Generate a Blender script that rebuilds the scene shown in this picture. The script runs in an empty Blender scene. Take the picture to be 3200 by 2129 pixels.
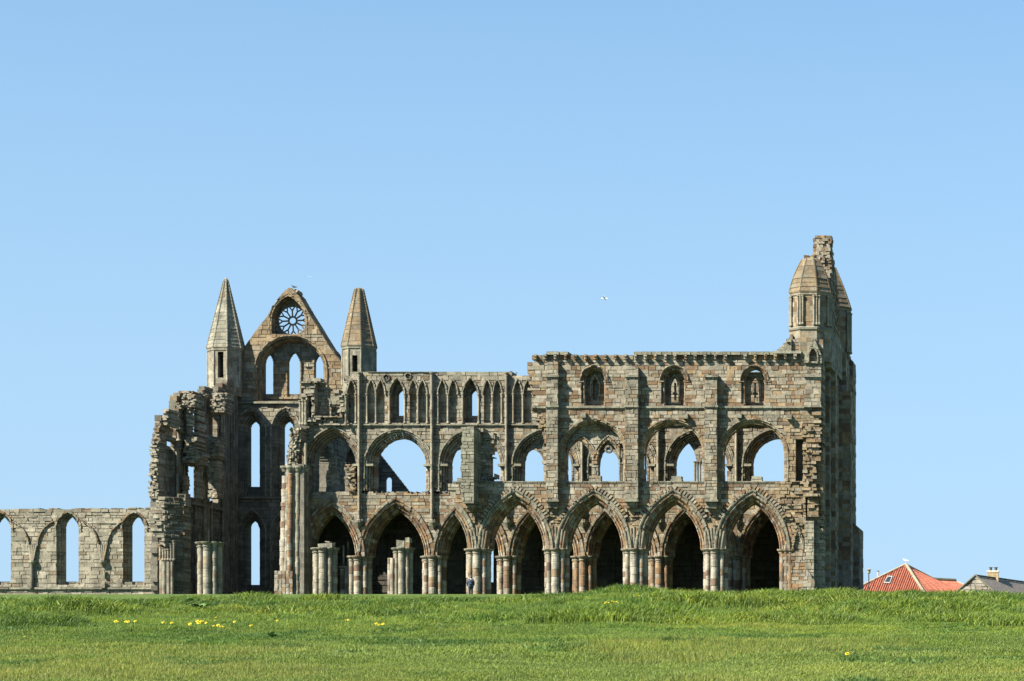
import bpy, bmesh, math, random
import numpy as np
from mathutils import Vector, Matrix

# ------------------------------------------------------------------ camera, sky, sun
VX, VY, F = 3550.0, 2240.0, 8400.0      # vanishing point and focal length in photo pixels (shift lens)
scene = bpy.context.scene
C = scene.collection
cam_d = bpy.data.cameras.new("camera"); cam = bpy.data.objects.new("camera", cam_d); C.objects.link(cam)
cam_d.sensor_width = 36.0; cam_d.lens = 36.0 * F / 3200.0
cam_d.shift_x = (1600 - VX) / 3200.0
cam_d.shift_y = (VY - 1064.5) / 3200.0
cam_d.clip_start = 0.5; cam_d.clip_end = 9000
cam.rotation_euler = (math.radians(90), 0, 0)
scene.camera = cam

SUN = Vector((-1.27, -1.0, 1.5)).normalized()
SUN_EL = math.asin(SUN.z)
world = bpy.data.worlds.new("World"); scene.world = world; world.use_nodes = True
wn = world.node_tree.nodes; wl = world.node_tree.links
bgn = wn["Background"]; sky = wn.new("ShaderNodeTexSky")
sky.sky_type = 'NISHITA'; sky.sun_disc = False
sky.sun_elevation = SUN_EL
sky.sun_rotation = math.atan2(SUN.x, SUN.y)
sky.altitude = 60; sky.air_density = 1.0; sky.dust_density = 0.1; sky.ozone_density = 2.3
tc = wn.new("ShaderNodeTexCoord"); mpn = wn.new("ShaderNodeMapping"); mpn.inputs['Location'].default_value = (0, 0, .125); mpn.inputs['Scale'].default_value = (1, 1, .62)
wl.new(tc.outputs['Generated'], mpn.inputs[0]); wl.new(mpn.outputs[0], sky.inputs[0])
tint = wn.new("ShaderNodeMix"); tint.data_type = 'RGBA'; tint.blend_type = 'MULTIPLY'; tint.inputs[0].default_value = 1; tint.inputs[7].default_value = (0.97, 1.10, 1.08, 1)
wl.new(sky.outputs[0], tint.inputs[6])
sepw = wn.new("ShaderNodeSeparateXYZ"); wl.new(tc.outputs['Generated'], sepw.inputs[0])
mrw = wn.new("ShaderNodeMapRange"); mrw.inputs['From Min'].default_value = 0; mrw.inputs['From Max'].default_value = .27; mrw.inputs['To Min'].default_value = .85; mrw.inputs['To Max'].default_value = 0
wl.new(sepw.outputs['Z'], mrw.inputs['Value'])
hz = wn.new("ShaderNodeMix"); hz.data_type = 'RGBA'; hz.inputs[7].default_value = (2.75, 3.85, 4.95, 1)
wl.new(mrw.outputs[0], hz.inputs[0]); wl.new(tint.outputs[2], hz.inputs[6]); wl.new(hz.outputs[2], bgn.inputs[0]); bgn.inputs[1].default_value = 0.050
sun_d = bpy.data.lights.new("sun", 'SUN'); sun = bpy.data.objects.new("sun", sun_d); C.objects.link(sun)
sun_d.energy = 5.0; sun_d.angle = math.radians(0.5); sun_d.color = (1.0, 0.93, 0.81)
sun.rotation_euler = SUN.to_track_quat('Z', 'Y').to_euler()
scene.view_settings.view_transform = 'Standard'; scene.view_settings.look = 'None'
scene.view_settings.exposure = 1.85; scene.view_settings.gamma = 1.0

ALB = .50            # real-world albedo scale of all the surfaces below
rng = np.random.default_rng(7); random.seed(7)
GZ = 8.75                                # abbey lawn level

# ------------------------------------------------------------------ materials
def new_mat(name):
    m = bpy.data.materials.new(name); m.use_nodes = True
    return m, m.node_tree.nodes, m.node_tree.links, m.node_tree.nodes['Principled BSDF']
def ramp(n, stops):
    r = n.new('ShaderNodeValToRGB'); e = r.color_ramp.elements
    e[0].position, e[0].color = stops[0][0], (*stops[0][1], 1)
    e[1].position, e[1].color = stops[-1][0], (*stops[-1][1], 1)
    for p, c in stops[1:-1]:
        x = e.new(p); x.color = (*c, 1)
    return r
def noise(n, l, scale, detail=4, rough=.55, vec=None, sc3=None):
    t = n.new('ShaderNodeTexNoise'); t.inputs['Scale'].default_value = scale
    t.inputs['Detail'].default_value = detail; t.inputs['Roughness'].default_value = rough
    g = n.new('ShaderNodeNewGeometry')
    if sc3:
        mp = n.new('ShaderNodeMapping'); mp.inputs['Scale'].default_value = sc3
        l.new(g.outputs['Position'], mp.inputs[0]); l.new(mp.outputs[0], t.inputs[0])
    else: l.new(g.outputs['Position'], t.inputs[0])
    return t
def mix(n, l, a, b, fac, mode='MIX'):
    x = n.new('ShaderNodeMix'); x.data_type = 'RGBA'; x.blend_type = mode
    for s, v in ((x.inputs[0], fac), (x.inputs[6], a), (x.inputs[7], b)):
        if hasattr(v, 'links') or isinstance(v, bpy.types.NodeSocket): l.new(v, s)
        elif isinstance(v, (int, float)): s.default_value = v
        else: s.default_value = (*v, 1)
    return x.outputs[2]

def stone_material():
    m, n, l, b = new_mat('weathered sandstone')
    a = n.new('ShaderNodeAttribute'); a.attribute_name = 'Col'
    n1 = noise(n, l, 1.1, 6, .62); r1 = ramp(n, [(.3, (.74, .74, .76)), (.7, (1.2, 1.18, 1.14))]); l.new(n1.outputs[0], r1.inputs[0])
    c = mix(n, l, a.outputs['Color'], r1.outputs[0], 1.0, 'MULTIPLY')
    n2 = noise(n, l, 9.0, 5, .7); r2 = ramp(n, [(.25, (.66, .66, .66)), (.72, (1.2, 1.2, 1.2))]); l.new(n2.outputs[0], r2.inputs[0])
    c = mix(n, l, c, r2.outputs[0], 1.0, 'MULTIPLY')
    n3 = noise(n, l, .55, 6, .65, sc3=(1.2, 1.2, .55)); r3 = ramp(n, [(.54, (0, 0, 0)), (.70, (1, 1, 1))]); l.new(n3.outputs[0], r3.inputs[0])
    mm = n.new('ShaderNodeMath'); mm.operation = 'MULTIPLY'; l.new(r3.outputs[0], mm.inputs[0]); mm.inputs[1].default_value = .22
    c = mix(n, l, c, (.19, .20, .150), mm.outputs[0])
    n5 = noise(n, l, 1.9, 9, .74, sc3=(1.15, 1.15, .5)); r5 = ramp(n, [(.47, (0, 0, 0)), (.62, (1, 1, 1))]); l.new(n5.outputs[0], r5.inputs[0])
    m5 = n.new('ShaderNodeMath'); m5.operation = 'MULTIPLY'; l.new(r5.outputs[0], m5.inputs[0]); m5.inputs[1].default_value = .60
    c = mix(n, l, c, (.065, .058, .044), m5.outputs[0])
    l.new(c, b.inputs['Base Color']); b.inputs['Roughness'].default_value = .95
    b.inputs['Specular IOR Level'].default_value = .15
    nb = noise(n, l, 5.0, 8, .7); bp = n.new('ShaderNodeBump'); bp.inputs['Strength'].default_value = .7; bp.inputs['Distance'].default_value = .06
    l.new(nb.outputs[0], bp.inputs['Height']); l.new(bp.outputs[0], b.inputs['Normal'])
    return m
STONE = stone_material()

def plain(name, col, rough=.6, metal=0, var=.15, scale=6):
    m, n, l, b = new_mat(name); col = tuple(ALB*x for x in col)
    t = noise(n, l, scale); r = ramp(n, [(.3, tuple(max(0, x*(1-var)) for x in col)), (.7, tuple(x*(1+var) for x in col))])
    l.new(t.outputs[0], r.inputs[0]); l.new(r.outputs[0], b.inputs['Base Color'])
    b.inputs['Roughness'].default_value = rough; b.inputs['Metallic'].default_value = metal
    return m

# stone palettes : (weight, colour)
PAL = {
 'grey':  [(.38,(.385,.348,.262)),(.22,(.45,.41,.315)),(.11,(.315,.305,.235)),(.15,(.27,.205,.135)),(.07,(.37,.29,.185)),(.07,(.24,.215,.165))],
 'mixed': [(.28,(.40,.355,.265)),(.18,(.47,.425,.33)),(.06,(.33,.31,.235)),(.25,(.285,.19,.112)),(.16,(.43,.315,.18)),(.07,(.22,.175,.13))],
 'ochre': [(.36,(.40,.31,.19)),(.20,(.33,.24,.14)),(.20,(.45,.375,.26)),(.10,(.25,.175,.11)),(.14,(.38,.35,.26))],
 'brown': [(.34,(.37,.235,.135)),(.22,(.45,.32,.185)),(.26,(.46,.41,.32)),(.18,(.25,.18,.125))],
 'vous':  [(.34,(.36,.225,.135)),(.20,(.45,.31,.17)),(.26,(.52,.47,.37)),(.20,(.235,.155,.105))],
 'pale':  [(.50,(.55,.51,.41)),(.20,(.48,.43,.33)),(.20,(.28,.19,.135)),(.10,(.40,.29,.175))],
 'buff':  [(.48,(.43,.395,.30)),(.25,(.49,.455,.355)),(.12,(.35,.285,.20)),(.15,(.34,.33,.25))],
 'spire': [(.5,(.37,.36,.28)),(.3,(.41,.39,.30)),(.2,(.29,.28,.21))],
 'spire2':[(.4,(.30,.235,.145)),(.35,(.245,.19,.12)),(.25,(.29,.265,.19))],
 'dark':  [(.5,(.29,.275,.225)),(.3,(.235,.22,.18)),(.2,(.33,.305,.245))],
 'cot':   [(.7,(.66,.60,.50)),(.15,(.50,.40,.30)),(.15,(.38,.33,.28))],
 'aisle_shade':  [(.5,(.105,.095,.08)),(.3,(.085,.075,.065)),(.2,(.13,.115,.095))],  # aisle stone darkened: interior shade painted into the colour
 'lichen':[(.6,(.34,.335,.25)),(.3,(.39,.38,.285)),(.1,(.28,.26,.20))],
}
PN = list(PAL); PI = {k: i for i, k in enumerate(PN)}
def pick(style, r1, r2):
    """vectorised palette lookup: style index array, two random arrays -> rgb"""
    out = np.zeros(style.shape + (3,))
    for k, i in PI.items():
        m = style == i
        if not m.any(): continue
        w = np.cumsum([a for a, _ in PAL[k]]); w /= w[-1]
        cols = np.array([c for _, c in PAL[k]])
        idx = np.minimum(np.searchsorted(w, r1[m]), len(cols)-1)
        out[m] = ALB * cols[idx] * (0.82 + .34*r2[m])[:, None]
    return out
def pcol(k):
    return tuple(pick(np.array([PI[k]]), rng.random(1), rng.random(1))[0])

# ------------------------------------------------------------------ object helpers
def tag(o, label=None, cat=None, group=None, kind=None):
    if label: o['label'] = label
    if cat: o['category'] = cat
    if group: o['group'] = group
    if kind: o['kind'] = kind
    return o
def empty(name, loc=(0,0,0), **kw):
    o = bpy.data.objects.new(name, None); C.objects.link(o); o.location = loc; o.empty_display_size = .3
    return tag(o, **kw)
def raw_mesh(name, V, Q, cols, mat, parent=None, smooth=False, tri=False):
    """V (n,3), Q (m,4) or (m,3)"""
    k = 3 if tri else 4
    me = bpy.data.meshes.new(name); V = np.asarray(V, dtype=np.float32); Q = np.asarray(Q, dtype=np.int32)
    me.vertices.add(len(V)); me.vertices.foreach_set('co', V.ravel())
    me.loops.add(len(Q)*k); me.loops.foreach_set('vertex_index', Q.ravel())
    me.polygons.add(len(Q)); me.polygons.foreach_set('loop_start', np.arange(0, len(Q)*k, k, dtype=np.int32))
    me.polygons.foreach_set('loop_total', np.full(len(Q), k, dtype=np.int32))
    me.update(calc_edges=True)
    if cols is not None:
        at = me.attributes.new('Col', 'FLOAT_COLOR', 'FACE')
        cc = np.ones((len(Q), 4), dtype=np.float32); cc[:, :3] = cols
        at.data.foreach_set('color', cc.ravel())
    if smooth: me.polygons.foreach_set('use_smooth', np.ones(len(Q), dtype=bool))
    me.materials.append(mat)
    o = bpy.data.objects.new(name, me); C.objects.link(o)
    if parent:
        o.parent = parent
        w = Vector((0,0,0)); p = parent
        while p: w += p.location; p = p.parent
        o.location = -w
    return o

class MB:
    """collects polygons with a colour each"""
    def __init__(s): s.v=[]; s.f=[]; s.c=[]
    def face(s, pts, col=(.4,.4,.4)):
        i = len(s.v); s.v += [tuple(p) for p in pts]; s.f.append(tuple(range(i, i+len(pts)))); s.c.append(col)
    def box(s, a, b, col=(.4,.4,.4), jit=0, top=1.0):
        x0,y0,z0 = a; x1,y1,z1 = b
        j = lambda: random.uniform(-jit, jit)
        P = [[x0,y0,z0],[x1,y0,z0],[x1,y1,z0],[x0,y1,z0],[x0,y0,z1],[x1,y0,z1],[x1,y1,z1],[x0,y1,z1]]
        cx, cy = (x0+x1)/2, (y0+y1)/2
        for q in P[4:]: q[0] = cx+(q[0]-cx)*top; q[1] = cy+(q[1]-cy)*top
        P = [(q[0]+j(), q[1]+j(), q[2]+j()) for q in P]
        for f in ((3,2,1,0),(4,5,6,7),(0,1,5,4),(1,2,6,5),(2,3,7,6),(3,0,4,7)): s.face([P[i] for i in f], col)
    def lathe(s, cx, cy, prof, n=12, col=None, pal='grey', rot=0, squash=1, caps=True, a0=0, a1=None):
        """prof: list of (r,z); each band coloured from the palette unless col given"""
        angs = [rot + 2*math.pi*i/n for i in range(n+1)]
        for k in range(len(prof)-1):
            (r0,z0),(r1,z1) = prof[k], prof[k+1]
            cc = col if col else pcol(pal)
            for i in range(n):
                a,b = angs[i], angs[i+1]
                s.face([(cx+r0*math.cos(a), cy+squash*r0*math.sin(a), z0),(cx+r0*math.cos(b), cy+squash*r0*math.sin(b), z0),
                        (cx+r1*math.cos(b), cy+squash*r1*math.sin(b), z1),(cx+r1*math.cos(a), cy+squash*r1*math.sin(a), z1)], cc)
        if caps:
            for (r,z),d in ((prof[0],-1),(prof[-1],1)):
                p = [(cx+r*math.cos(a), cy+squash*r*math.sin(a), z) for a in angs[:-1]]
                s.face(p[::d], col if col else pcol(pal))
    def tube(s, p0, p1, r0, r1, n=8, col=(.4,.4,.4)):
        p0 = Vector(p0); p1 = Vector(p1); d = (p1-p0).normalized()
        u = d.orthogonal().normalized(); w = d.cross(u)
        A = [p0 + (u*math.cos(t)+w*math.sin(t))*r0 for t in [2*math.pi*i/n for i in range(n)]]
        B = [p1 + (u*math.cos(t)+w*math.sin(t))*r1 for t in [2*math.pi*i/n for i in range(n)]]
        for i in range(n): s.face([A[i],A[(i+1)%n],B[(i+1)%n],B[i]], col)
        s.face(A[::-1], col); s.face(B, col)
    def build(s, name, mat, parent=None, smooth=False):
        me = bpy.data.meshes.new(name); me.from_pydata(s.v, [], s.f); me.update()
        at = me.attributes.new('Col', 'FLOAT_COLOR', 'FACE')
        cc = np.ones((len(s.f), 4), dtype=np.float32); cc[:, :3] = np.array(s.c)[:, :3]
        at.data.foreach_set('color', cc.ravel())
        if smooth:
            bm = bmesh.new(); bm.from_mesh(me); bmesh.ops.remove_doubles(bm, verts=bm.verts, dist=.0005)
            for f in bm.faces: f.smooth = True
            bm.to_mesh(me); bm.free()
        me.materials.append(mat)
        o = bpy.data.objects.new(name, me); C.objects.link(o)
        if parent:
            o.parent = parent; w = Vector((0,0,0)); p = parent
            while p: w += p.location; p = p.parent
            o.location = -w
        return o

# ------------------------------------------------------------------ masonry walls as fine relief
def vnoise(x,y,sc,seed):
    g=np.random.default_rng(seed); T=g.random((64,64)); X_=np.asarray(x)/sc; Y_=np.asarray(y)/sc
    i=np.floor(X_).astype(int); j=np.floor(Y_).astype(int); fx=X_-i; fy=Y_-j; fx=fx*fx*(3-2*fx); fy=fy*fy*(3-2*fy)
    a=T[i%64,j%64]; b=T[(i+1)%64,j%64]; c=T[i%64,(j+1)%64]; d=T[(i+1)%64,(j+1)%64]
    return (a*(1-fx)+b*fx)*(1-fy)+(c*(1-fx)+d*fx)*fy
def inpoly(U, V, pts):
    r = np.zeros(U.shape, bool); n = len(pts)
    for i in range(n):
        x0, y0 = pts[i]; x1, y1 = pts[(i+1) % n]
        if y0 == y1: continue
        c = ((y0 > V) != (y1 > V)) & (U < (x1-x0)*(V-y0)/(y1-y0)+x0)
        r ^= c
    return r
def arch_r(U, V, cx, ys, w, ya):
    """signed distance outside an arch's intrados"""
    h = ys-ya; R = (w*w+h*h)/(2*w)
    ax = np.abs(U-cx)
    up = np.hypot(ax - (w-R), V-ys) - R
    return np.where(V > ys, ax-w, up)

class Layout:
    def __init__(s, U1, V1, ch, bl, seed):
        g = np.random.default_rng(seed)
        u0, u1, v0, v1 = U1[0], U1[-1], V1[0], V1[-1]
        cb = [v0-1]
        while cb[-1] < v1: cb.append(cb[-1] + g.uniform(*ch))
        cb = np.array(cb); ci = np.clip(np.searchsorted(cb, V1, side='right')-1, 0, len(cb)-2)
        ny, nx = len(V1), len(U1)
        s.id = np.zeros((ny, nx), np.int64); s.cu = np.zeros((ny, nx)); s.cv = np.zeros((ny, nx)); s.joint = np.zeros((ny, nx), bool)
        base = 0
        for c in range(len(cb)-1):
            rows = np.where(ci == c)[0]
            if not len(rows): continue
            b = [u0-g.uniform(0, bl[1])]
            while b[-1] < u1+1: b.append(b[-1] + g.uniform(*bl)*(1 if g.random()<.8 else 1.5))
            b = np.array(b); k = np.searchsorted(b, U1, side='right')-1; k = np.clip(k, 0, len(b)-2)
            s.id[rows] = base + k; s.cu[rows] = (b[k]+b[k+1])/2; s.cv[rows] = (cb[c]+cb[c+1])/2
            j = np.zeros(nx, bool); j[1:] = k[1:] != k[:-1]
            s.joint[rows] = j; s.joint[rows[0]] = True
            base += len(b)
        s.n = base

class Wall:
    def __init__(s, u0, u1, v0, v1, cell, mapf, T, seed, ch=(8.5,14), bl=(9,30), rch=(6,11), rbl=(8,20), pal='grey'):
        s.cell = cell; s.U1 = np.arange(u0, u1, cell)+cell/2; s.V1 = np.arange(v0, v1, cell)+cell/2
        s.U, s.V = np.meshgrid(s.U1, s.V1); sh = s.U.shape
        s.map = mapf; s.T = np.full(sh, float(T)); s.S = np.zeros(sh, bool); s.D = np.zeros(sh); s.P = np.zeros(sh, int)
        s.ST = np.full(sh, PI[pal]); s.R = np.zeros(sh, bool); s.J = np.full(sh, .028); s.NJ = np.zeros(sh, bool)
        s.A = Layout(s.U1, s.V1, ch, bl, seed); s.B = Layout(s.U1, s.V1, rch, rbl, seed+1)
        s.names = ['wall']; s.seed = seed; s.u0=u0; s.v0=v0; s.HC = np.zeros(sh, bool)
    def pid(s, name):
        s.names.append(name); return len(s.names)-1
    def poly(s, pts, mode=None):
        if mode == 'A': return inpoly(s.A.cu, s.A.cv, pts)
        if mode == 'B': return inpoly(s.B.cu, s.B.cv, pts)
        return inpoly(s.U, s.V, pts)
    def rect(s, x0, x1, y0, y1): return (s.U>x0)&(s.U<x1)&(s.V>y0)&(s.V<y1)
    def r(s, cx, ys, w, ya): return arch_r(s.U, s.V, cx, ys, w, ya)
    def opening(s, cx, ys, w, ya, bottom): return (s.r(cx,ys,w,ya) < 0) & (s.V < bottom)
    def split_parts(s):
        """a part that lies in several separate pieces becomes one object per piece"""
        ny, nx = s.S.shape
        for i in range(len(s.names)):
            m = s.S & (s.P == i)
            if i == 0 and m.sum() > 60000: continue
            todo = set(zip(*[a.tolist() for a in np.nonzero(m)])); first = True
            while todo:
                st = [todo.pop()]; comp = []
                while st:
                    y, x = st.pop(); comp.append((y, x))
                    for q in ((y+1,x),(y-1,x),(y,x+1),(y,x-1)):
                        if q in todo: todo.remove(q); st.append(q)
                if len(comp) < 12:
                    a = np.array(comp); s.S[a[:,0], a[:,1]] = False; continue
                if not first:
                    a = np.array(comp); s.names.append(s.names[i]); s.P[a[:,0], a[:,1]] = len(s.names)-1
                first = False
    def finish(s, parent, labels={}):
        s.split_parts()
        g = np.random.default_rng(s.seed+99)
        nA, nB = s.A.n, s.B.n; bid = np.where(s.R, s.B.id+nA, s.A.id)
        r1, r2, r3, r4 = (g.random(nA+nB) for _ in range(4))
        lowf = vnoise(s.U+900*s.seed, s.V, 75, 3)*.6+vnoise(s.U, s.V+500, 28, 4)*.4
        ul, first, inv = np.unique(bid, return_index=True, return_inverse=True)
        reg = lowf.ravel()[first]; q = r1[ul]*.62+reg*.75; rk = np.empty(len(ul)); rk[np.argsort(q)] = (np.arange(len(ul))+.5)/len(ul)
        perm = np.empty_like(r1); perm[ul] = (rk*2.618) % 1.0; r1 = perm
        D = s.D + (r3[bid]*2-1)*s.J
        joint = np.where(s.R, s.B.joint, s.A.joint) & ~s.NJ & (r4[bid] > .12+.55*vnoise(s.U, s.V, 40, 9))
        D = np.where(joint, D-np.where(s.R, .07, .045), D)
        D = np.round(D/.004)*.004
        D = np.maximum(D, -s.T+.05)
        cols = pick(s.ST, r1[bid], r2[bid]); cols[joint] *= .6
        key = bid*2+joint
        S, T, P = s.S, s.T, s.P; ny, nx = S.shape; c = s.cell
        ue = lambda i: s.u0+i*c
        ve = lambda j: s.v0+j*c
        Qs = []; Cs = []; Ps = []
        def emit(u0,v0,d0,u1,v1,d1,u2,v2,d2,u3,v3,d3, col, pid):
            n = len(u0)
            if not n: return
            q = np.empty((n,4,3))
            for k,(u,v,d) in enumerate(((u0,v0,d0),(u1,v1,d1),(u2,v2,d2),(u3,v3,d3))):
                x,y,z = s.map(u,v,d); q[:,k,0]=x; q[:,k,1]=y; q[:,k,2]=z
            Qs.append(q); Cs.append(col); Ps.append(pid)
        def runs(valid, keys):
            """runs along axis 1: rows, starts, ends"""
            ch = np.ones(valid.shape, bool); d = valid[:,1:] != valid[:,:-1]
            for k in keys: d |= k[:,1:] != k[:,:-1]
            ch[:,1:] = d
            J, I = np.nonzero(ch); fl = J*valid.shape[1]+I
            en = np.append(fl[1:], valid.size) - J*valid.shape[1]
            ok = valid[J, I]
            return J[ok], I[ok], en[ok]
        # front
        J,I,E = runs(S, [D, P, key]); d = D[J,I]
        emit(ue(I),ve(J+1),d, ue(E),ve(J+1),d, ue(E),ve(J),d, ue(I),ve(J),d, cols[J,I], P[J,I])
        # back
        J,I,E = runs(S, [T, P, key]); d = -T[J,I]
        emit(ue(E),ve(J+1),d, ue(I),ve(J+1),d, ue(I),ve(J),d, ue(E),ve(J),d, cols[J,I], P[J,I])
        # side faces, generic along one axis
        def sides(S,D,T,P,key,cols,horizontal):
            pad = lambda a, v: np.pad(a, ((0,0),(1,1)), constant_values=v)
            Sp=pad(S,False); Dp=pad(D,0.); Tp=pad(T,0.); Pp=pad(P,0); Kp=pad(key,-1)
            cp=np.pad(cols, ((0,0),(1,1),(0,0)))
            a=slice(None,-1); b=slice(1,None)
            Sa,Sb=Sp[:,a],Sp[:,b]; Da,Db=Dp[:,a],Dp[:,b]
            both=Sa&Sb; one=Sa^Sb
            own_b = np.where(both, Db>Da, Sb)
            hi = np.where(both, np.maximum(Da,Db), np.where(Sa,Da,Db))
            lo = np.where(both, np.minimum(Da,Db), -np.where(Sa,Tp[:,a],Tp[:,b]))
            valid = (both & (hi-lo>.002)) | one
            own = np.where(own_b, Pp[:,b], Pp[:,a]); ok = np.where(own_b, Kp[:,b], Kp[:,a])
            col = np.where(own_b[...,None], cp[:,b], cp[:,a])
            # transpose so that runs go along the other axis
            tr = lambda x: np.swapaxes(x,0,1)
            J,I,E = runs(tr(valid), [tr(hi),tr(lo),tr(own),tr(ok)])
            h=tr(hi)[J,I]; w=tr(lo)[J,I]; cc=tr(col)[J,I]; pp=tr(own)[J,I]
            if horizontal:   # boundary between columns at u=ue(J); runs in v
                emit(ue(J),ve(I),w, ue(J),ve(I),h, ue(J),ve(E),h, ue(J),ve(E),w, cc, pp)
            else:
                emit(ue(I),ve(J),w, ue(I),ve(J),h, ue(E),ve(J),h, ue(E),ve(J),w, cc, pp)
        sides(S,D,T,P,key,cols,True)
        t = lambda x: np.swapaxes(x,0,1)
        sides(t(S),t(D),t(T),t(P),t(key),t(cols),False)
        Q=np.concatenate(Qs); Cc=np.concatenate(Cs); Pp=np.concatenate(Ps)
        out=[]
        for i,nm in enumerate(s.names):
            m = Pp==i
            if not m.any(): continue
            q=Q[m].reshape(-1,3)
            o=raw_mesh(nm, q, np.arange(len(q)).reshape(-1,4), Cc[m], STONE, parent)
            if i in labels: o['label']=labels[i]
            out.append(o)
        return out

def planeS(Y):          # wall facing the camera (south), pixel coordinates at distance Y
    s = Y/F
    return lambda u,v,d: ((u-VX)*s, Y-d, (VY-v)*s)
def planeE(X):          # wall facing +X, coordinates u = Y*40, v = -Z*40
    return lambda u,v,d: (X+d, u/40., -v/40.)
def wx(px, Y): return (px-VX)*Y/F
def wz(py, Y): return (VY-py)*Y/F

# ------------------------------------------------------------------ arches
PROF_BIG = [(0,-1.25),(0,-.62),(3,-.55),(5,-.62),(7,-.50),(10,-.50),(10,-.30),(13,-.24),(15,-.32),(18,-.2),(21,-.2),(21,.0),(24,.05),(26,-.01),(30,-.01),(32,-.01)]
PROF_HOOD = [(32,-.01),(32,.10),(36,.13),(38,.08),(38,-.02)]
def arch(parent, name, mp, cx, ys, w, ya, prof, pals, bottom=None, vl=11, seed=1, jr=1.1, jd=.035, back=None, label=None, t0=0, t1=1, sides='lr'):
    g = np.random.default_rng(int(seed*77+cx)); h = ys-ya; R = (w*w+h*h)/(2*w)
    mb = MB(); Lc = 2*R*math.acos(max(-1,min(1,(R-w)/R)))/2
    nseg = max(5, int(round(Lc/vl)))
    P = list(prof) + ([] if back is None else back)
    for side in (-1, 1):
        if (side==-1 and 'l' not in sides) or (side==1 and 'r' not in sides): continue
        def pos(r, t):
            # t in 0..1 along the arc ; negative t -> jamb below springing (pixels)
            if t < 0: return (cx+side*(w+r), ys - t)
            pe = math.acos(max(-1, min(1, -(w-R)/(R+r)))) if True else 0
            phi = t*pe                       # 0 at springing, pe at apex
            c = cx + side*(w-R)
            return (c + side*(R+r)*math.cos(phi), ys-(R+r)*math.sin(phi))
        ts = [(i/nseg, (i+1)/nseg) for i in range(nseg) if i/nseg >= t0-1e-6 and (i+1)/nseg <= t1+1e-6]
        if bottom:
            L = bottom-ys; nj = max(1, int(L/vl)); ts = [(-L*(k+1)/nj, -L*k/nj if k else -1e-9) for k in range(nj)][::-1] + ts
        for (ta, tb) in ts:
            nsub = 1 if ta < 0 else 2
            bands = [tuple(pick(np.array([PI[pals[b % len(pals)]]]), g.random(1), g.random(1))[0]) for b in range(6)]
            jj = g.normal(0, 1, 6)
            jc = tuple(.45*x for x in bands[2])
            for k in range(len(P)-1):
                (r0,d0),(r1,d1) = P[k],P[k+1]; a, b = ta, ta+(tb-ta)*.07
                mb.face([mp(*pos(r0,a),d0-.03), mp(*pos(r0,b),d0-.03), mp(*pos(r1,b),d1-.03), mp(*pos(r1,a),d1-.03)], jc)
            for q in range(nsub):
                a = ta+(tb-ta)*(.06+.94*q/nsub); b = ta+(tb-ta)*(.06+.94*(q+1)/nsub)
                if ta < 0: a, b = ta+(tb-ta)*.05, tb
                for k in range(len(P)-1):
                    bi = 0 if k < 5 else 1 if k < 10 else 2 if k < 13 else 3
                    if k >= len(prof): bi = 4
                    r0,d0 = P[k]; r1,d1 = P[k+1]
                    b1 = 0 if k+1 < 5 else 1 if k+1 < 10 else 2 if k+1 < 13 else 3
                    if k+1 >= len(prof): b1 = 4
                    jt=lambda x: max(-1.2,min(1.2,x))
                    r0 += jt(jj[bi])*jr*.5; r1 += jt(jj[b1])*jr*.5; d0 += jt(jj[bi])*jd; d1 += jt(jj[b1])*jd
                    p = [mp(*pos(r0,a),d0), mp(*pos(r0,b),d0), mp(*pos(r1,b),d1), mp(*pos(r1,a),d1)]
                    mb.face(p, bands[bi])
    o = mb.build(name, STONE, parent)
    if label: o['label'] = label
    return o

def teeth(parent, mp, cx, ys, w, ya, r0, r1, tmin, n, seed):
    """eroded relieving arch of separate projecting voussoirs"""
    h = ys-ya; R = (w*w+h*h)/(2*w); mb = MB(); g = np.random.default_rng(seed)
    pe = math.acos(max(-1, min(1, -(w-R)/(R+(r0+r1)/2))))
    for side in (-1,1):
        c = cx+side*(w-R)
        for i in range(n):
            t = tmin+(1-tmin)*i/n; dt=(1-tmin)/n*.58
            a, b = t*pe, min(pe, (t+dt)*pe); ro = r1+g.uniform(-1.5,1.5); d = .13+g.uniform(-.03,.05); col = pcol('mixed')
            q = [(c+side*(R+r)*math.cos(p), ys-(R+r)*math.sin(p)) for r,p in ((r0,a),(ro,a),(ro,b),(r0,b))]
            fr=[mp(*x,d) for x in q]; bk=[mp(*x,-.05) for x in q]
            mb.face(fr,col)
            for k in range(4): mb.face([fr[k],fr[(k+1)%4],bk[(k+1)%4],bk[k]],col)
    return mb.build('relieving_arch', STONE, parent)

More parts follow.
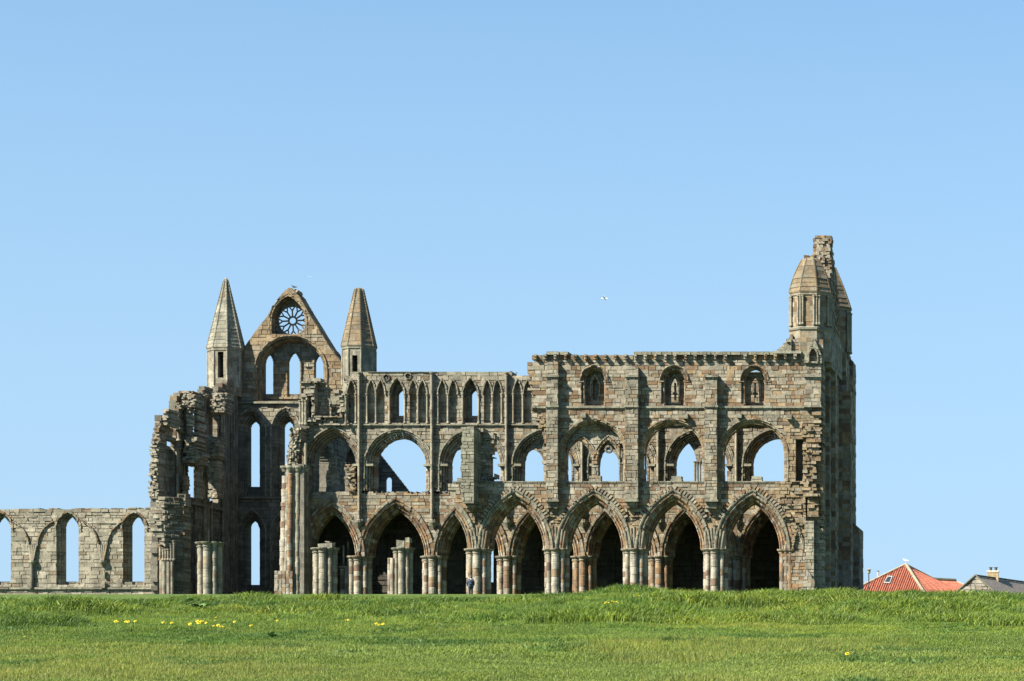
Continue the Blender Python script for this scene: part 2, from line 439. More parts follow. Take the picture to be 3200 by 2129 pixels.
# ------------------------------------------------------------------ piers
def pier(parent, cx, cy, R, zc, z0, caph=.32, pal='pale', cap_pal='buff', n=8, seed=0, shafts=None, ragged=0, label=None, core_pal='dark', noc=False):
    """clustered pier: core > shafts, capital"""
    random.seed(seed*13+5)
    mb = MB(); zt = zc-caph
    zs=[z0]
    while zs[-1] < zt-.3: zs.append(zs[-1]+random.uniform(.3,.5))
    zs[-1]=zt
    for a,b in zip(zs,zs[1:]): mb.lathe(cx,cy,[(R*.74,a),(R*.74,b)],n=16,pal=core_pal,caps=False)
    core = mb.build('pier', STONE, parent)
    if label: core['label']=label
    pos=[]
    for k in range(n):
        a = k*2*math.pi/n; big = k%2==0
        rr = R*(.30 if big else .185); cc = R*(.74 if big else .80)
        pos.append((cx+cc*math.cos(a), cy+cc*math.sin(a), rr, a))
    if shafts is not None: pos=[p for i,p in enumerate(pos) if i in shafts]
    for i,(x,y,rr,a) in enumerate(pos):
        if math.sin(a) > .8: continue
        m=MB(); zz=z0; top = zt-(random.uniform(0,ragged) if ragged else 0)
        nf = 14 if rr>.15 else 10
        while zz < top-.05:
            hh=min(random.uniform(.28,.62), top-zz); k=random.uniform(.96,1.05); col=pcol(pal)
            jx,jy=random.uniform(-.012,.012),random.uniform(-.012,.012); m.lathe(x+jx,y+jy,[(rr*k*.95,zz),(rr*k,zz+.03),(rr*k*random.uniform(.98,1.02),zz+hh-.04),(rr*k*.92,zz+hh)],n=nf,col=col,caps=False); zz+=hh
        m.lathe(x,y,[(rr,top-.02),(rr*.5,top)],n=nf,pal=pal,caps=True)
        m.build('shaft', STONE, core, smooth=False)
    if not noc:
        m=MB(); 
        for (x,y,rr,a) in pos+[(cx,cy,R*.74,0)]:
            k=random.uniform(.98,1.02)
            m.lathe(x,y,[(rr*1.0,zt-.06),(rr*1.0+.05,zt-.04),(rr*1.0+.05,zt),(rr*1.0+.01,zt+.02),(rr+.05,zt+caph*.45),(rr+.14*k,zt+caph*.6),(rr+.15*k,zt+caph*.66),(rr+.11,zt+caph*.72),(rr+.17*k,zt+caph*.8),(rr+.17*k,zc)],n=14,pal=cap_pal)
        m.build('capital', STONE, core)
    return core

def column(parent, x, y, r, z0, z1, pal='buff', name='shaft', cap=True, n=10, ring=None):
    m=MB(); zz=z0
    while zz < z1-.02:
        hh=min(random.uniform(.35,.7), z1-zz); m.lathe(x,y,[(r,zz),(r,zz+hh-.015),(r*.95,zz+hh)],n=n,pal=pal,caps=False); zz+=hh
    if cap:
        m.lathe(x,y,[(r*1.5,z0),(r*1.5,z0+.08),(r*1.2,z0+.16)],n=n,pal=pal)
        m.lathe(x,y,[(r*1.15,z1-.28),(r*1.15,z1-.24),(r,z1-.22),(r*1.3,z1-.1),(r*1.7,z1-.06),(r*1.7,z1)],n=n,pal=pal)
    return m.build(name, STONE, parent)

# ================================================================== THE ABBEY
AB = empty('abbey_ruin', (-45, 205, GZ), label='roofless Gothic abbey ruin of weathered sandstone with arcades, gable and spires on the ridge', cat='ruin')

# ---------- P0 : near choir arcade wall, outer face
Y0 = 200.0; mp0 = planeS(Y0)
W = Wall(1400, 2572, 1060, 1890, 2, mp0, 1.5, 11, pal='mixed')
outline = [(1655,1168),(1643,1150),(1641,1138),(1668,1132),(1668,1114),(1700,1108),(1716,1102),(1760,1105),(1900,1108),(2050,1104),(2180,1104),(2300,1104),(2420,1104),(2470,1102),(2470,1040),(2572,1040),(2572,1900),(2437,1900),(2437,1716),(2430,1700),(2200,1700),(2200,1720),(1480,1720),(1468,1690),(1450,1640),(1424,1600),(1414,1562),(1436,1545),(1395,1530),(1393,1512),(1412,1506),(1440,1498),(1452,1490),(1452,1342),(1500,1338),(1538,1356),(1536,1450),(1540,1506),(1705,1508),(1703,1400),(1697,1355),(1685,1325),(1672,1310),(1676,1282),(1660,1270),(1662,1225),(1657,1200)]
W.S |= W.poly(outline, 'A')
W.S &= ~((W.U>1482)&(W.V>1700)&(W.U<2436)&(W.V>1716))
W.S |= W.rect(2475,2549,1700,1900)
# arcade openings
AC0 = [(1611,81),(1856,81),(2104,81),(2351,81)]
for cx,w in AC0:
    W.S &= ~(W.opening(cx,1716,w+31,1572-32,1900) & (W.V<1717))
    W.S &= ~((np.abs(W.U-cx)<w+31)&(W.V>1716)&(W.U<2436))
W.S &= ~W.opening(1374,1716,80+31,1572-32,1900)
# style regions
W.ST[(W.V>1560)&(W.V<1716)] = PI['brown']
W.ST[W.rect(1400,1660,1300,1545)] = PI['buff']
W.ST[(W.U>2400)&(W.V>1290)&(W.V<1560)] = PI['ochre']
W.ST[(W.U>2470)&(W.V>1560)&(W.V<1716)] = PI['ochre']
W.ST[(W.U>2475)&(W.V>1716)] = PI['brown']
W.ST[(W.U>2510)&(W.V>1640)] = PI['buff']
W.ST[W.rect(1700,2460,1275,1330)] = PI['mixed']
# rubble spandrels and broken patches
rub = np.zeros_like(W.S)
for px in (1492,1737,1982,2233):
    rub |= W.poly([(px-52,1592),(px-20,1578),(px+20,1578),(px+52,1592),(px+22,1650),(px-22,1650)],'B')
rub |= W.poly([(2430,1560),(2470,1530),(2515,1520),(2520,1640),(2490,1700),(2462,1640)],'B')
rub |= W.poly([(2510,1290),(2568,1290),(2568,1420),(2548,1440),(2512,1430)],'B')
rub |= W.poly([(2475,1500),(2560,1505),(2556,1600),(2515,1590),(2480,1560)],'B')
rub |= W.poly([(1640,1270),(1712,1270),(1712,1350),(1690,1350)],'B')
W.R |= rub; W.J[rub] = .13; W.D[rub] -= .06
W.ST[rub & (W.U<2430)] = PI['ochre']; W.ST[rub&(W.U>2430)&(W.V>1500)] = PI['ochre']
# triforium round openings
TR0 = [(1855,92),(2101,92),(2353,96)]
for cx,w in TR0:
    h = min(1434-1322, 200)
    W.S &= ~(W.opening(cx,1322+w+1,w+12,1310,1505))
# near pilasters
for k,(a,b,yt) in enumerate([(1711,1749,1133),(1957,1998,1150),(2205,2245,1175),(2516,2568,1132)]):
    for (x0,x1,y0,y1,pr) in ((a+2,b,yt,1178,.45),(a,b,1178,1273,.58),(a,b,1273,1568,.62),(a+3,b-3,1568,1590,.42)):
        if k==3 and y0>=1273: continue
        m = W.rect(x0,x1,y0,y1)
        pidb = W.pid('buttress') if y0==yt else pidb
        W.S |= m; W.D[m]=pr; W.P[m]=pidb; W.ST[m]=PI['grey']; W.R[m]=False; W.J[m]=.02
    for yy in (1178,1273,1566):
        if k==3 and yy>1273: continue
        m=W.rect(a-2,b+3,yy-3,yy+4); W.D[m]=.72; W.P[m]=pidb; W.S|=m; W.NJ[m]=True; W.ST[m]=PI['lichen']
m = W.poly([(2514,1285),(2568,1285),(2566,1380),(2562,1430),(2548,1450),(2545,1560),(2512,1550)],'B')
W.D[m] = .38; W.J[m]=.14; W.R[m]=True
m = W.rect(2546,2572,1640,1720) | W.rect(2549,2572,1300,1900); m &= (W.U>2546); 
# lone buttress stub at the broken west end
pb=W.pid('buttress'); m=W.poly([(1455,1342),(1497,1340),(1497,1420),(1497,1578),(1462,1578),(1456,1550)]); W.S|=m; W.D[m]=1.5; W.P[m]=pb; W.ST[m]=PI['lichen']; W.R[m]=False
m=W.rect(1463,1493,1578,1594); W.D[m]=.9; W.P[m]=pb; W.S|=m
m=W.rect(1497,1540,1350,1506)&W.S; W.D[m]=-.5; W.J[m]=.12; W.R[m]=True
m=W.rect(1452,1460,1345,1400)&W.S; W.D[m]=.9
m=W.rect(1526,1545,1428,1488)|W.rect(1537,1545,1340,1506); W.S&=~m
# corner of the east end: tall pilaster strip then broken responds
pb2=W.pid('respond'); m=W.rect(2517,2547,1630,1900); W.S|=m; W.D[m]=.62; W.P[m]=pb2; W.ST[m]=PI['buff']; W.R[m]=False
m=W.rect(2512,2520,1545,1640); W.D[m]=.45
m=W.rect(2526,2560,1556,1616); W.D[m]=.50; W.S|=m; W.P[m]=pb2
m=W.rect(2520,2566,1546,1556); W.D[m]=.75; W.S|=m; W.P[m]=pb2
m=W.poly([(2532,1790),(2549,1815),(2556,1900),(2508,1900),(2512,1815)]); W.D[m]=.95; W.S|=m; W.P[m]=pb2
m=W.rect(2400,2520,1130,1270)&W.S&(W.P==0)
# string courses
ps=W.pid('string_course'); m=W.rect(1662,2568,1270,1277)&W.S&(W.P==0); W.D[m]=.14; W.P[m]=ps; W.NJ[m]=True; W.ST[m]=PI['lichen']
m=W.rect(1400,2420,1502,1509)&W.S&(W.P==0); W.D[m]=.05; W.ST[m]=PI['lichen']
# cornice and corbel table
pc=W.pid('cornice'); m=(W.V<1110)&(W.U>1666)&(W.U<2475)&W.S; W.D[m]=.24; W.P[m]=pc; W.ST[m]=PI['lichen']; W.J[m]=.06
g=np.random.default_rng(3)
for cx in np.arange(1676,2500,31.2):
    if g.random()<.08: continue
    a=W.rect(cx-4.5,cx+4.5,1108,1117); b=W.rect(cx-4.5,cx+4.5,1116,1124)
    pk=W.pid('corbel'); W.D[a]=.42; W.P[a]=pk; W.D[b]=.3; W.P[b]=pk; W.NJ[a|b]=True
# upper windows
CW0=[(1857,1),(2107,2),(2358,3)]
for cx,k in CW0:
    r=W.r(cx,1190,32,1152); m=(r<10)&(W.V<1191); W.S&=~m
    m=(r<0)&(W.V<1268)&(W.V>1189); m|=W.rect(cx-40,cx+40,1189,1268)&(r<2); W.S&=~m
    m=W.rect(cx-42,cx-32,1191,1262); W.D[m]=-.25
    m=W.rect(cx-50,cx+50,1186,1194)&W.S&(np.abs(W.U-cx)>30); W.D[m]=.06
# passage opening by the east end, aisle gablet scar
m=W.rect(2485,2511,1373,1505); W.S&=~m
m=W.poly([(2478,1715),(2494,1645),(2506,1690),(2507,1722),(2478,1722)]); W.D[m]=-.12; W.ST[m]=PI['buff']
pl=W.poly([(2474,1720),(2476,1700),(2494,1640),(2512,1690),(2512,1720),(2507,1720),(2494,1655),(2480,1705),(2479,1720)]); W.D[pl]=.12
W.rect(0,1,0,1)
PB=MB(); PB.box((wx(2478,Y0+1.2),Y0+1.2,wz(1510,Y0)),(wx(2530,Y0+1.2),Y0+1.48,wz(1368,Y0)),pcol('dark')); PB.build('passage_wall',STONE,AB)
# drip corbels above the triforium
for (x,y) in ((2136+8,1302),(2312,1301),(2468,1305),(1825,1300)):
    m=W.rect(x-8,x+9,y-8,y+8); W.D[m]=.45; W.ST[m]=PI['lichen']; W.NJ[m]=True
W.finish(AB)
for i,(cx,w) in enumerate(AC0):
    arch(AB,'arcade_arch',mp0,cx,1716,w,1572,PROF_BIG+PROF_HOOD,['vous','vous','vous','lichen'],seed=i+2,back=[(38,-.02),(38,-.02)])
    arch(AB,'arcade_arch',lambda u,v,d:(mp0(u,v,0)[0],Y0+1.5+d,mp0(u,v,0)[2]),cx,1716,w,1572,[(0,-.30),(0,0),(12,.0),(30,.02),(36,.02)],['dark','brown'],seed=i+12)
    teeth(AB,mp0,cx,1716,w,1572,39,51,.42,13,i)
arch(AB,'arcade_arch',mp0,1374,1716,80,1572,PROF_BIG+PROF_HOOD,['buff','brown','buff','lichen'],seed=9,t1=.72,sides='r',label='broken stump of an arcade arch')
PROF_TR=[(0,-.7),(0,-.25),(4,-.22),(6,-.02),(10,-.02),(11,.06),(15,.06),(15,-.02)]
for i,(cx,w) in enumerate(TR0):
    arch(AB,'triforium_arch',mp0,cx,1322+w+1,w,1322,PROF_TR,['ochre','mixed','buff','mixed'],bottom=1505,seed=i+20,vl=10,back=[(0,-1.4)] and None)
    arch(AB,'triforium_arch',mp0,cx,1322+w+1,w,1322,[(0,-1.5),(0,-.7)],['mixed'],bottom=1505,seed=i+24,vl=12)
for i,(cx,k) in enumerate(CW0):
    arch(AB,'window_arch',mp0,cx,1188,30,1155,[(0,-.5),(0,-.3),(2,-.22),(4,-.3),(4,-.12),(6,-.04),(8,-.12),(8,0.0),(11,-.01),(11,.10),(14,.12),(15,.08),(15,-.02)],['mixed','brown','buff','lichen'],seed=i+31,vl=7,jr=.3)
    for sx in (-34,33):
        column(AB,wx(cx+sx,Y0),Y0+.22,.085,wz(1266,Y0),wz(1189,Y0),pal='brown',name='window_shaft')
# tracery inside the first near triforium opening, stubs in the others
W=Wall(1755,1952,1310,1510,2,planeS(Y0+.65),.35,51,pal='mixed')
W.S|=W.opening(1852,1412,96,1315,1505)
W.ST[:]=PI['buff']; W.ST[W.V<1352]=PI['mixed']
for cx,w in ((1808,42),(1899,36)):
    W.S&=~W.opening(cx,1446,w,1376,1505)
W.S&=~W.rect(1936,1952,1385,1505)
for cx in (1817,1903):
    r=W.r(cx,1446,37,1376); m=(r<8)&(r>=0)&(W.V<1450); W.D[m]=.12; W.ST[m]=PI['brown']
    m=(r<14)&(r>=10)&(W.V<1430); W.D[m]=.2
m=W.rect(1850,1872,1410,1420); W.D[m]=.18; W.S|=m
W.S|=W.rect(1852,1870,1415,1510); W.S|=W.rect(1843,1880,1488,1510); W.D[W.rect(1843,1880,1488,1510)]=.2
q=(np.hypot(W.U-1901,W.V-1404)<12); W.S|=q; W.ST[q]=PI['dark']
for a in range(4):
    c=(1901+4.5*math.cos(a*math.pi/2+.78),1404+4.5*math.sin(a*math.pi/2+.78)); W.S&=~(np.hypot(W.U-c[0],W.V-c[1])<3.3)
W.names=['tracery']; W.finish(AB)
for x in (2110,2362):
    m=MB(); 
    for j in range(2):
        m.box((wx(x-17+j*2,Y0),Y0+.4,wz(1505,Y0)+j*.22),(wx(x+17-j,Y0),Y0+1.1,wz(1505,Y0)+.2+j*.22),pcol('lichen'),jit=.02)
    m.build('column_stub',STONE,AB)
# inner skin of the near clerestory windows
W=Wall(1800,2420,1130,1272,2,planeS(Y0+1.05),.5,61,pal='mixed')
for cx,k in CW0:
    W.S|=W.rect(cx-46,cx+46,1140,1272)
    W.S&=~W.opening(cx+(3 if k==1 else 0),1212,(9,13,15)[k-1],1180,1250 if k==1 else 1258)
    if k==1: pass
    r=W.r(cx+3,1212,10,1180); m=(r<7)&(r>=2)&(W.V<1240); W.D[m]=.16; W.ST[m]=PI['buff']
    if k==3: W.S&=~((W.r(cx,1190,34,1150)<0)&(W.V<1164))
    if k==2: W.S&=~W.rect(cx-16,cx+22,1150,1166)|(W.V>1158)
for k_,cx_ in ((2,2107),(3,2358)):     # broken mullion left standing in the opening
    m=W.rect(cx_-2,cx_+3,1196,1250 if k_==2 else 1240); W.S|=m; W.D[m]=-.05; m=W.rect(cx_-6,cx_+8,1226,1232); W.S|=m
W.names=['window_screen']; W.finish(AB)
# one blocked light behind the first window
m=MB(); m.box((wx(1835,Y0+1.6),Y0+1.62,wz(1272,Y0)),(wx(1900,Y0+1.6),Y0+1.9,wz(1165,Y0)),pcol('grey')); m.build('window_blocking',STONE,AB)
# piers of the near arcade
PY=Y0+.78
for i,px in enumerate((1492,1737,1982,2233)):
    pier(AB,wx(px+4,PY),PY,.90,wz(1716,PY),GZ-.2,seed=i+1,pal='pale')
# respond at the east end
for j,(px,r) in enumerate(((2443,.20),(2455,.16),(2468,.2))):
    column(AB,wx(px+1,Y0+.15),Y0+.15,r,GZ-.2,wz(1728,Y0),pal='brown',name='respond_shaft',cap=False,n=12)
m=MB()
for px in (2442,2456,2470): m.lathe(wx(px,Y0+.15),Y0+.15,[(.2,wz(1730,Y0)),(.22,wz(1726,Y0)),(.32,wz(1721,Y0)),(.34,wz(1716,Y0))],n=12,pal='ochre')
m.build('capital',STONE,AB)
mpb=MB(); mpb.box((wx(2438,Y0),Y0+.3,GZ-.2),(wx(2478,Y0),Y0+1.5,wz(1716,Y0)),pcol('brown')); mpb.build('respond_core',STONE,AB)
# springer block fans on near piers
for i,px in enumerate((1492,1737,1982,2233)):
    m=MB(); g=np.random.default_rng(i)
    for k in range(7):
        a=(k-3)/3; x0=wx(px+a*20,Y0); x1=wx(px+a*30,Y0)
        z0=wz(1716,Y0); z1=wz(1646+abs(a)*14,Y0); col=pcol('lichen' if k%2 else 'mixed')
        m.tube((x0,Y0+.10,z0),(x1,Y0-.02,z1),.085,.085,8,col)
    m.build('springer',STONE,AB)
    m=MB(); z0=wz(1716,Y0); z1=wz(1640,Y0)
    m.box((wx(px-34,Y0),Y0+.14,z0),(wx(px+34,Y0),Y0+1.45,z1),pcol('brown')); m.build('springer_core',STONE,AB)

# ---------- P1 : far choir arcade wall, inner face
Y1 = 210.0; mp1 = planeS(Y1)
W = Wall(880, 2490, 1150, 1900, 2, mp1, 1.6, 21, pal='grey')
outline=[(1078,1172),(1110,1166),(1160,1160),(1358,1158),(1363,1161),(1440,1163),(1560,1166),(1650,1172),(1700,1172),(2100,1176),(2325,1178),(2345,1166),(2375,1166),(2490,1180),(2490,1742),(950,1742),(946,1700),(944,1540),(950,1450),(900,1452),(903,1420),(912,1385),(930,1352),(945,1340),(960,1330),(968,1322),(1000,1312),(1010,1306),(1076,1306),(1076,1270),(1064,1262),(1066,1232),(1076,1215)]
W.S |= W.poly(outline,'A')
PX1=[1123,1356,1589,1825,2062,2305]
AC1=[(1035,68,1),(1238,82,0),(1471,82,0),(1706,82,0),(1943,82,0),(2183,82,0),(2425,82,0)]
for cx,w,f in AC1:
    yb=1742; W.S&=~(W.opening(cx,1739,w+31,1597-32 if not f else 1604-32,1800))
W.S&=~(W.V>1738)
W.ST[(W.V>1540)&(W.V<1742)]=PI['mixed']
# triforium
TR1=[(1041,65),(1245,80),(1478,80),(1709,82),(1945,82),(2186,82),(2428,82)]
for i,(cx,w) in enumerate(TR1):
    ya=1367 if i!=0 else 1362
    W.S&=~W.opening(cx,1452,w+23,ya-23,1537)
# clerestory: blind niches and lancets
cl=[]   # (cx,kind)
NI=[(1099,0),(1161,0),(1190,0),(1241,1),(1292,0),(1321,0),(1383,0),(1417,0),(1471,1),(1524,0),(1555,0),(1618,0),(1650,0)]
for cx,k in NI:
    w=12 if k==0 else 22; ya=1192 if k==0 else 1184
    m=W.opening(cx,1233,w+1,ya,1323)&W.S; W.D[m]=-.34 if k==0 else -.8; W.ST[m]=PI['buff']
    if cx in (1190,1292,1099+0): W.ST[m&(W.V<1250)]=PI['brown']
    if k:
        o=W.opening(cx+2,1236,14,1213,1296); W.S&=~o
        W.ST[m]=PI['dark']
# roundels
for cx,cy in ((1208,1180),(1276,1176)):
    h=np.hypot(W.U-cx,W.V-cy); m=(h<11)&(h>8); W.D[m]=.14; m=h<=8; W.D[m]=-.12; W.ST[m]=PI['dark']
    m=(h<6)&((np.abs(W.U-cx)<1.6)|(np.abs(W.V-cy)<1.6)); W.D[m]=.03
# vertical divider strips, strings
for px in (1127,1353,1586,1822,2059,2302):
    pidb=W.pid('wall_shaft_strip'); m=W.rect(px-6,px+5,1166,1634)&W.rect(px-6,px+5,1150,1634); m&=(W.V>1163); W.S|=m; W.D[m]=.22; W.P[m]=pidb; W.ST[m]=PI['buff'] if px<1700 else PI['mixed']
    m=W.rect(px-9,px+9,1624,1640); W.D[m]=.30; W.P[m]=pidb; W.S|=m
ps=W.pid('string_course')
for y in (1328,1534):
    m=W.rect(1000 if y<1400 else 948,2490,y-3,y+3)&W.S&(W.P==0); W.D[m]=.16; W.P[m]=ps; W.NJ[m]=True; W.ST[m]=PI['lichen']
m=W.rect(1078,2490,1150,1170)&W.S&(W.P==0); W.ST[m]=PI['lichen']; m=W.rect(1150,1365,1156,1164)&W.S; W.D[m]=.12
# ragged sill edge and wall top
g=np.random.default_rng(8)
for x in np.arange(1130,1640,9):
    if g.random()<.5: W.S&=~W.rect(x,x+9,1536,1541+g.integers(0,5)) | (W.V<1530)
# broken left edge: rubble
m=W.poly([(895,1330),(960,1330),(962,1380),(956,1452),(890,1460)],'B')|W.poly([(1000,1300),(1080,1170),(1085,1270),(1076,1335),(1000,1335)],'B')
W.R|=m; W.J[m]=.2; W.ST[m]=PI['buff']
W.finish(AB)
PROF_T1=[(0,-1.6),(0,-.6),(3,-.52),(5,-.6),(5,-.42),(9,-.34),(11,-.42),(11,-.22),(14,-.14),(17,-.22),(18,0.),(22,.03),(23,-.01),(24,.12),(28,.12),(28,-.02)]
for i,(cx,w,f) in enumerate(AC1):
    arch(AB,'arcade_arch',mp1,cx,1739,w,1597 if not f else 1604,PROF_BIG+[(32,-.01),(32,.13),(38,.15),(39,.08),(39,-.02)],['vous','vous','vous','mixed'],seed=i+40)
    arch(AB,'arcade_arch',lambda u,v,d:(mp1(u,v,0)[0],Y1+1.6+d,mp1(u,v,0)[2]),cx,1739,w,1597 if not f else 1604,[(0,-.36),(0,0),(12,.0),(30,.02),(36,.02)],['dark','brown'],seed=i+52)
for i,(cx,w) in enumerate(TR1):
    arch(AB,'triforium_arch',mp1,cx,1452,w,1367 if i else 1362,PROF_T1,['mixed','buff','grey','lichen'] if i!=0 else ['dark','brown','brown','lichen'],bottom=1534,seed=i+60,vl=9,jr=.4)
    for sx in (-1,1):      # capital band at the springing
        m=MB(); x=cx+sx*(w+9)
        m.box((wx(x-11,Y1),Y1-.12,wz(1457,Y1)),(wx(x+11,Y1),Y1+.75,wz(1450,Y1)),pcol('lichen'),jit=.01); m.build('impost',STONE,AB)
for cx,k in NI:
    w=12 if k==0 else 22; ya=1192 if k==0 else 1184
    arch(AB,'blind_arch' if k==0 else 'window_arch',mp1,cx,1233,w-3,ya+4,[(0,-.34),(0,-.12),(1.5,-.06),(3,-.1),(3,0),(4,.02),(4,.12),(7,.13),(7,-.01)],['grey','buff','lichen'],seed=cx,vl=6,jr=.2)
xs=sorted(set([1147,1175,1217,1265,1306,1335,1369,1400,1446,1496,1539,1568,1604,1634,1086,1112]))
for x in xs:
    column(AB,wx(x,Y1-.02),Y1-.04,.075,wz(1324,Y1),wz(1231,Y1),pal='buff',name='blind_arcade_shaft')
for x in (1123,1350,1583,1819,2056,2300):
    column(AB,wx(x+2,Y1),Y1-.30,.10,wz(1630,Y1),wz(1166,Y1),pal='buff',name='vaulting_shaft')
for x in (1123,1356,1589,1825,2062,2305):
    m=MB(); m.lathe(wx(x,Y1),Y1-.15,[(.08,wz(1652,Y1)),(.2,wz(1644,Y1)),(.34,wz(1634,Y1)),(.36,wz(1628,Y1))],n=12,pal='lichen'); m.build('corbel',STONE,AB)
# tracery in the far triforium
W=Wall(1380,2120,1355,1540,2,planeS(Y1+.55),.4,71,pal='grey')
for (cx,w,subs) in ((1478,80,((1437,37),(1521,37))),(1709,82,((1666,34),(1752,34))),(1945,82,((1901,34),(1988,34))),(2186,82,())):
    W.S|=W.opening(cx,1452,w+2,1364,1537)
    for sx,w2 in subs:
        W.S&=~W.opening(sx,1450,w2,1404,1537)
        r=W.r(sx,1450,w2,1404); m=(r<6)&(r>=0)&(W.V<1452); W.D[m]=.12
    h=np.hypot(W.U-cx-4,W.V-1390)
    if subs:
        m=(h<16)&(h>12); W.D[m]=.14; m=h<=12; W.D[m]=-.15; W.ST[m]=PI['dark']
        for a in range(4):
            c=(cx+4+6*math.cos(a*math.pi/2+.78),1390+6*math.sin(a*math.pi/2+.78)); W.D[(np.hypot(W.U-c[0],W.V-c[1])<4.5)]=-.36
        m=W.rect(cx-14,cx+12,1446,1452)&W.S; W.D[m]=.16
W.S&=~W.rect(2090,2300,1360,1540)
W.S&=~(W.rect(1448,1560,1340,1540)&(W.r(1521,1450,37,1404)<14))
W.names=['tracery']; W.finish(AB)
# clustered sub-shafts seen through the near openings
for x in (2172,2180,2188): column(AB,wx(x,Y1+.6),Y1+.6,.09,wz(1534,Y1),wz(1440,Y1),pal='lichen',name='triforium_shaft')
for x in (1706,1714,1942,1950): column(AB,wx(x,Y1+.5),Y1+.45,.09,wz(1534,Y1),wz(1446,Y1),pal='buff',name='triforium_shaft')
W=Wall(2090,2290,1355,1460,2,planeS(Y1+.6),.3,77,pal='grey')
W.S|=W.opening(2186,1452,84,1364,1452); W.S&=~W.opening(2140,1445,36,1376,1470); W.S&=~W.opening(2228,1445,36,1376,1470); W.S&=~W.rect(2196,2290,1410,1470)
W.names=['tracery']; W.finish(AB)
PY1=Y1+.8
for i,px in enumerate(PX1):
    pier(AB,wx(px+2,PY1),PY1,.92,wz(1739,PY1),GZ-.2,seed=i+11,pal='brown' if i in (3,4) else 'pale',cap_pal='buff')
m=MB(); m.box((wx(2470,Y1),Y1,GZ-.2),(wx(2500,Y1),Y1+1.6,wz(1739,Y1)),pcol('brown')); m.build('respond',STONE,AB)
# small clustered respond seen inside the first arch
for j,px in enumerate((1071,1085)):
    column(AB,wx(px,Y1+2.5),Y1+2.5,.2,GZ-.2,wz(1770,Y1+2.5),pal='pale',name='respond_shaft',n=12)
    column(AB,wx(px+3,Y1+2.6),Y1+2.6,.07,wz(1768,Y1+2.5),wz(1705-j*12,Y1+2.5),pal='pale',name='respond_shaft',cap=False)

# ---------- P2 : far aisle wall with vault, keeps the aisle dark; gloom also put into the stone colour
Y2=216.0
W=Wall(930,2490,1560,1900,4,planeS(Y2),1.2,31,pal='aisle_shade',ch=(12,20),bl=(20,50))
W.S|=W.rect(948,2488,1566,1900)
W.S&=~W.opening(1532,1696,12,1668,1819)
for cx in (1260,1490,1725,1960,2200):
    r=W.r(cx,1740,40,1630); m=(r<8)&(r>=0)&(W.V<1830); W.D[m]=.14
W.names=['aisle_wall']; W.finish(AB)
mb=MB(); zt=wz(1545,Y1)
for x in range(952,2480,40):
    mb.box((wx(x,Y1),Y1+1.4,zt-.35),(wx(x+40,Y1),Y2+.4,zt-.05),pcol('aisle_shade'))
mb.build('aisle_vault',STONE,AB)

# ---------- P3 : transept end wall with gable
Y3=230.0; mp3=planeS(Y3)
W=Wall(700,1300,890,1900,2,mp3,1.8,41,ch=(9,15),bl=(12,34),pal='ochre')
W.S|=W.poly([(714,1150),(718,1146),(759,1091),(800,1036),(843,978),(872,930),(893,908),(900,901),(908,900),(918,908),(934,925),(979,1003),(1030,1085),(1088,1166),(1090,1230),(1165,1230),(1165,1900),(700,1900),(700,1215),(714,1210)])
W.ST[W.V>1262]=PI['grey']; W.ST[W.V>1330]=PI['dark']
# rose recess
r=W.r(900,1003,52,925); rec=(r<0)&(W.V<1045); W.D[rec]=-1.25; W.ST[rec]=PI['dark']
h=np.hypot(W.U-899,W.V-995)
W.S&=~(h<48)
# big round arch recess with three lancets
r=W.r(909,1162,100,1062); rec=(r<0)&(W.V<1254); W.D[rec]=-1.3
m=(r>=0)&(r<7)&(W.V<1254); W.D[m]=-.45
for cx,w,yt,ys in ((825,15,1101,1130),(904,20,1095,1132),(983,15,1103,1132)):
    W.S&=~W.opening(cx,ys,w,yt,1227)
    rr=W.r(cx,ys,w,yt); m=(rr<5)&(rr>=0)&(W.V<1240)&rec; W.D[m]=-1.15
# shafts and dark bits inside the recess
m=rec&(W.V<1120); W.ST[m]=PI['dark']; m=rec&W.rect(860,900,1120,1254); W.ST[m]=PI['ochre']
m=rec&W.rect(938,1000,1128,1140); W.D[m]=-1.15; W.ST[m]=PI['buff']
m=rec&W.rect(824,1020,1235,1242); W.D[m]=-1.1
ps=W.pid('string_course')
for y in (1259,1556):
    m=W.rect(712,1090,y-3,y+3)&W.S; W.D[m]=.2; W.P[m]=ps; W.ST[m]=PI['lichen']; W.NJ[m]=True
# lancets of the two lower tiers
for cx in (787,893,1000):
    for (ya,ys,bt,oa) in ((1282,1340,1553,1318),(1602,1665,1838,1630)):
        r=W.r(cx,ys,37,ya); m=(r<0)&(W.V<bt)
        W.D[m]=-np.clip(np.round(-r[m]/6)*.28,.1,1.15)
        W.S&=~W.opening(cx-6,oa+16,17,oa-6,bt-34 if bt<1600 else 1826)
W.P[(W.P==0)&(W.V<1262)&(W.U<1092)]=W.pid('gable')
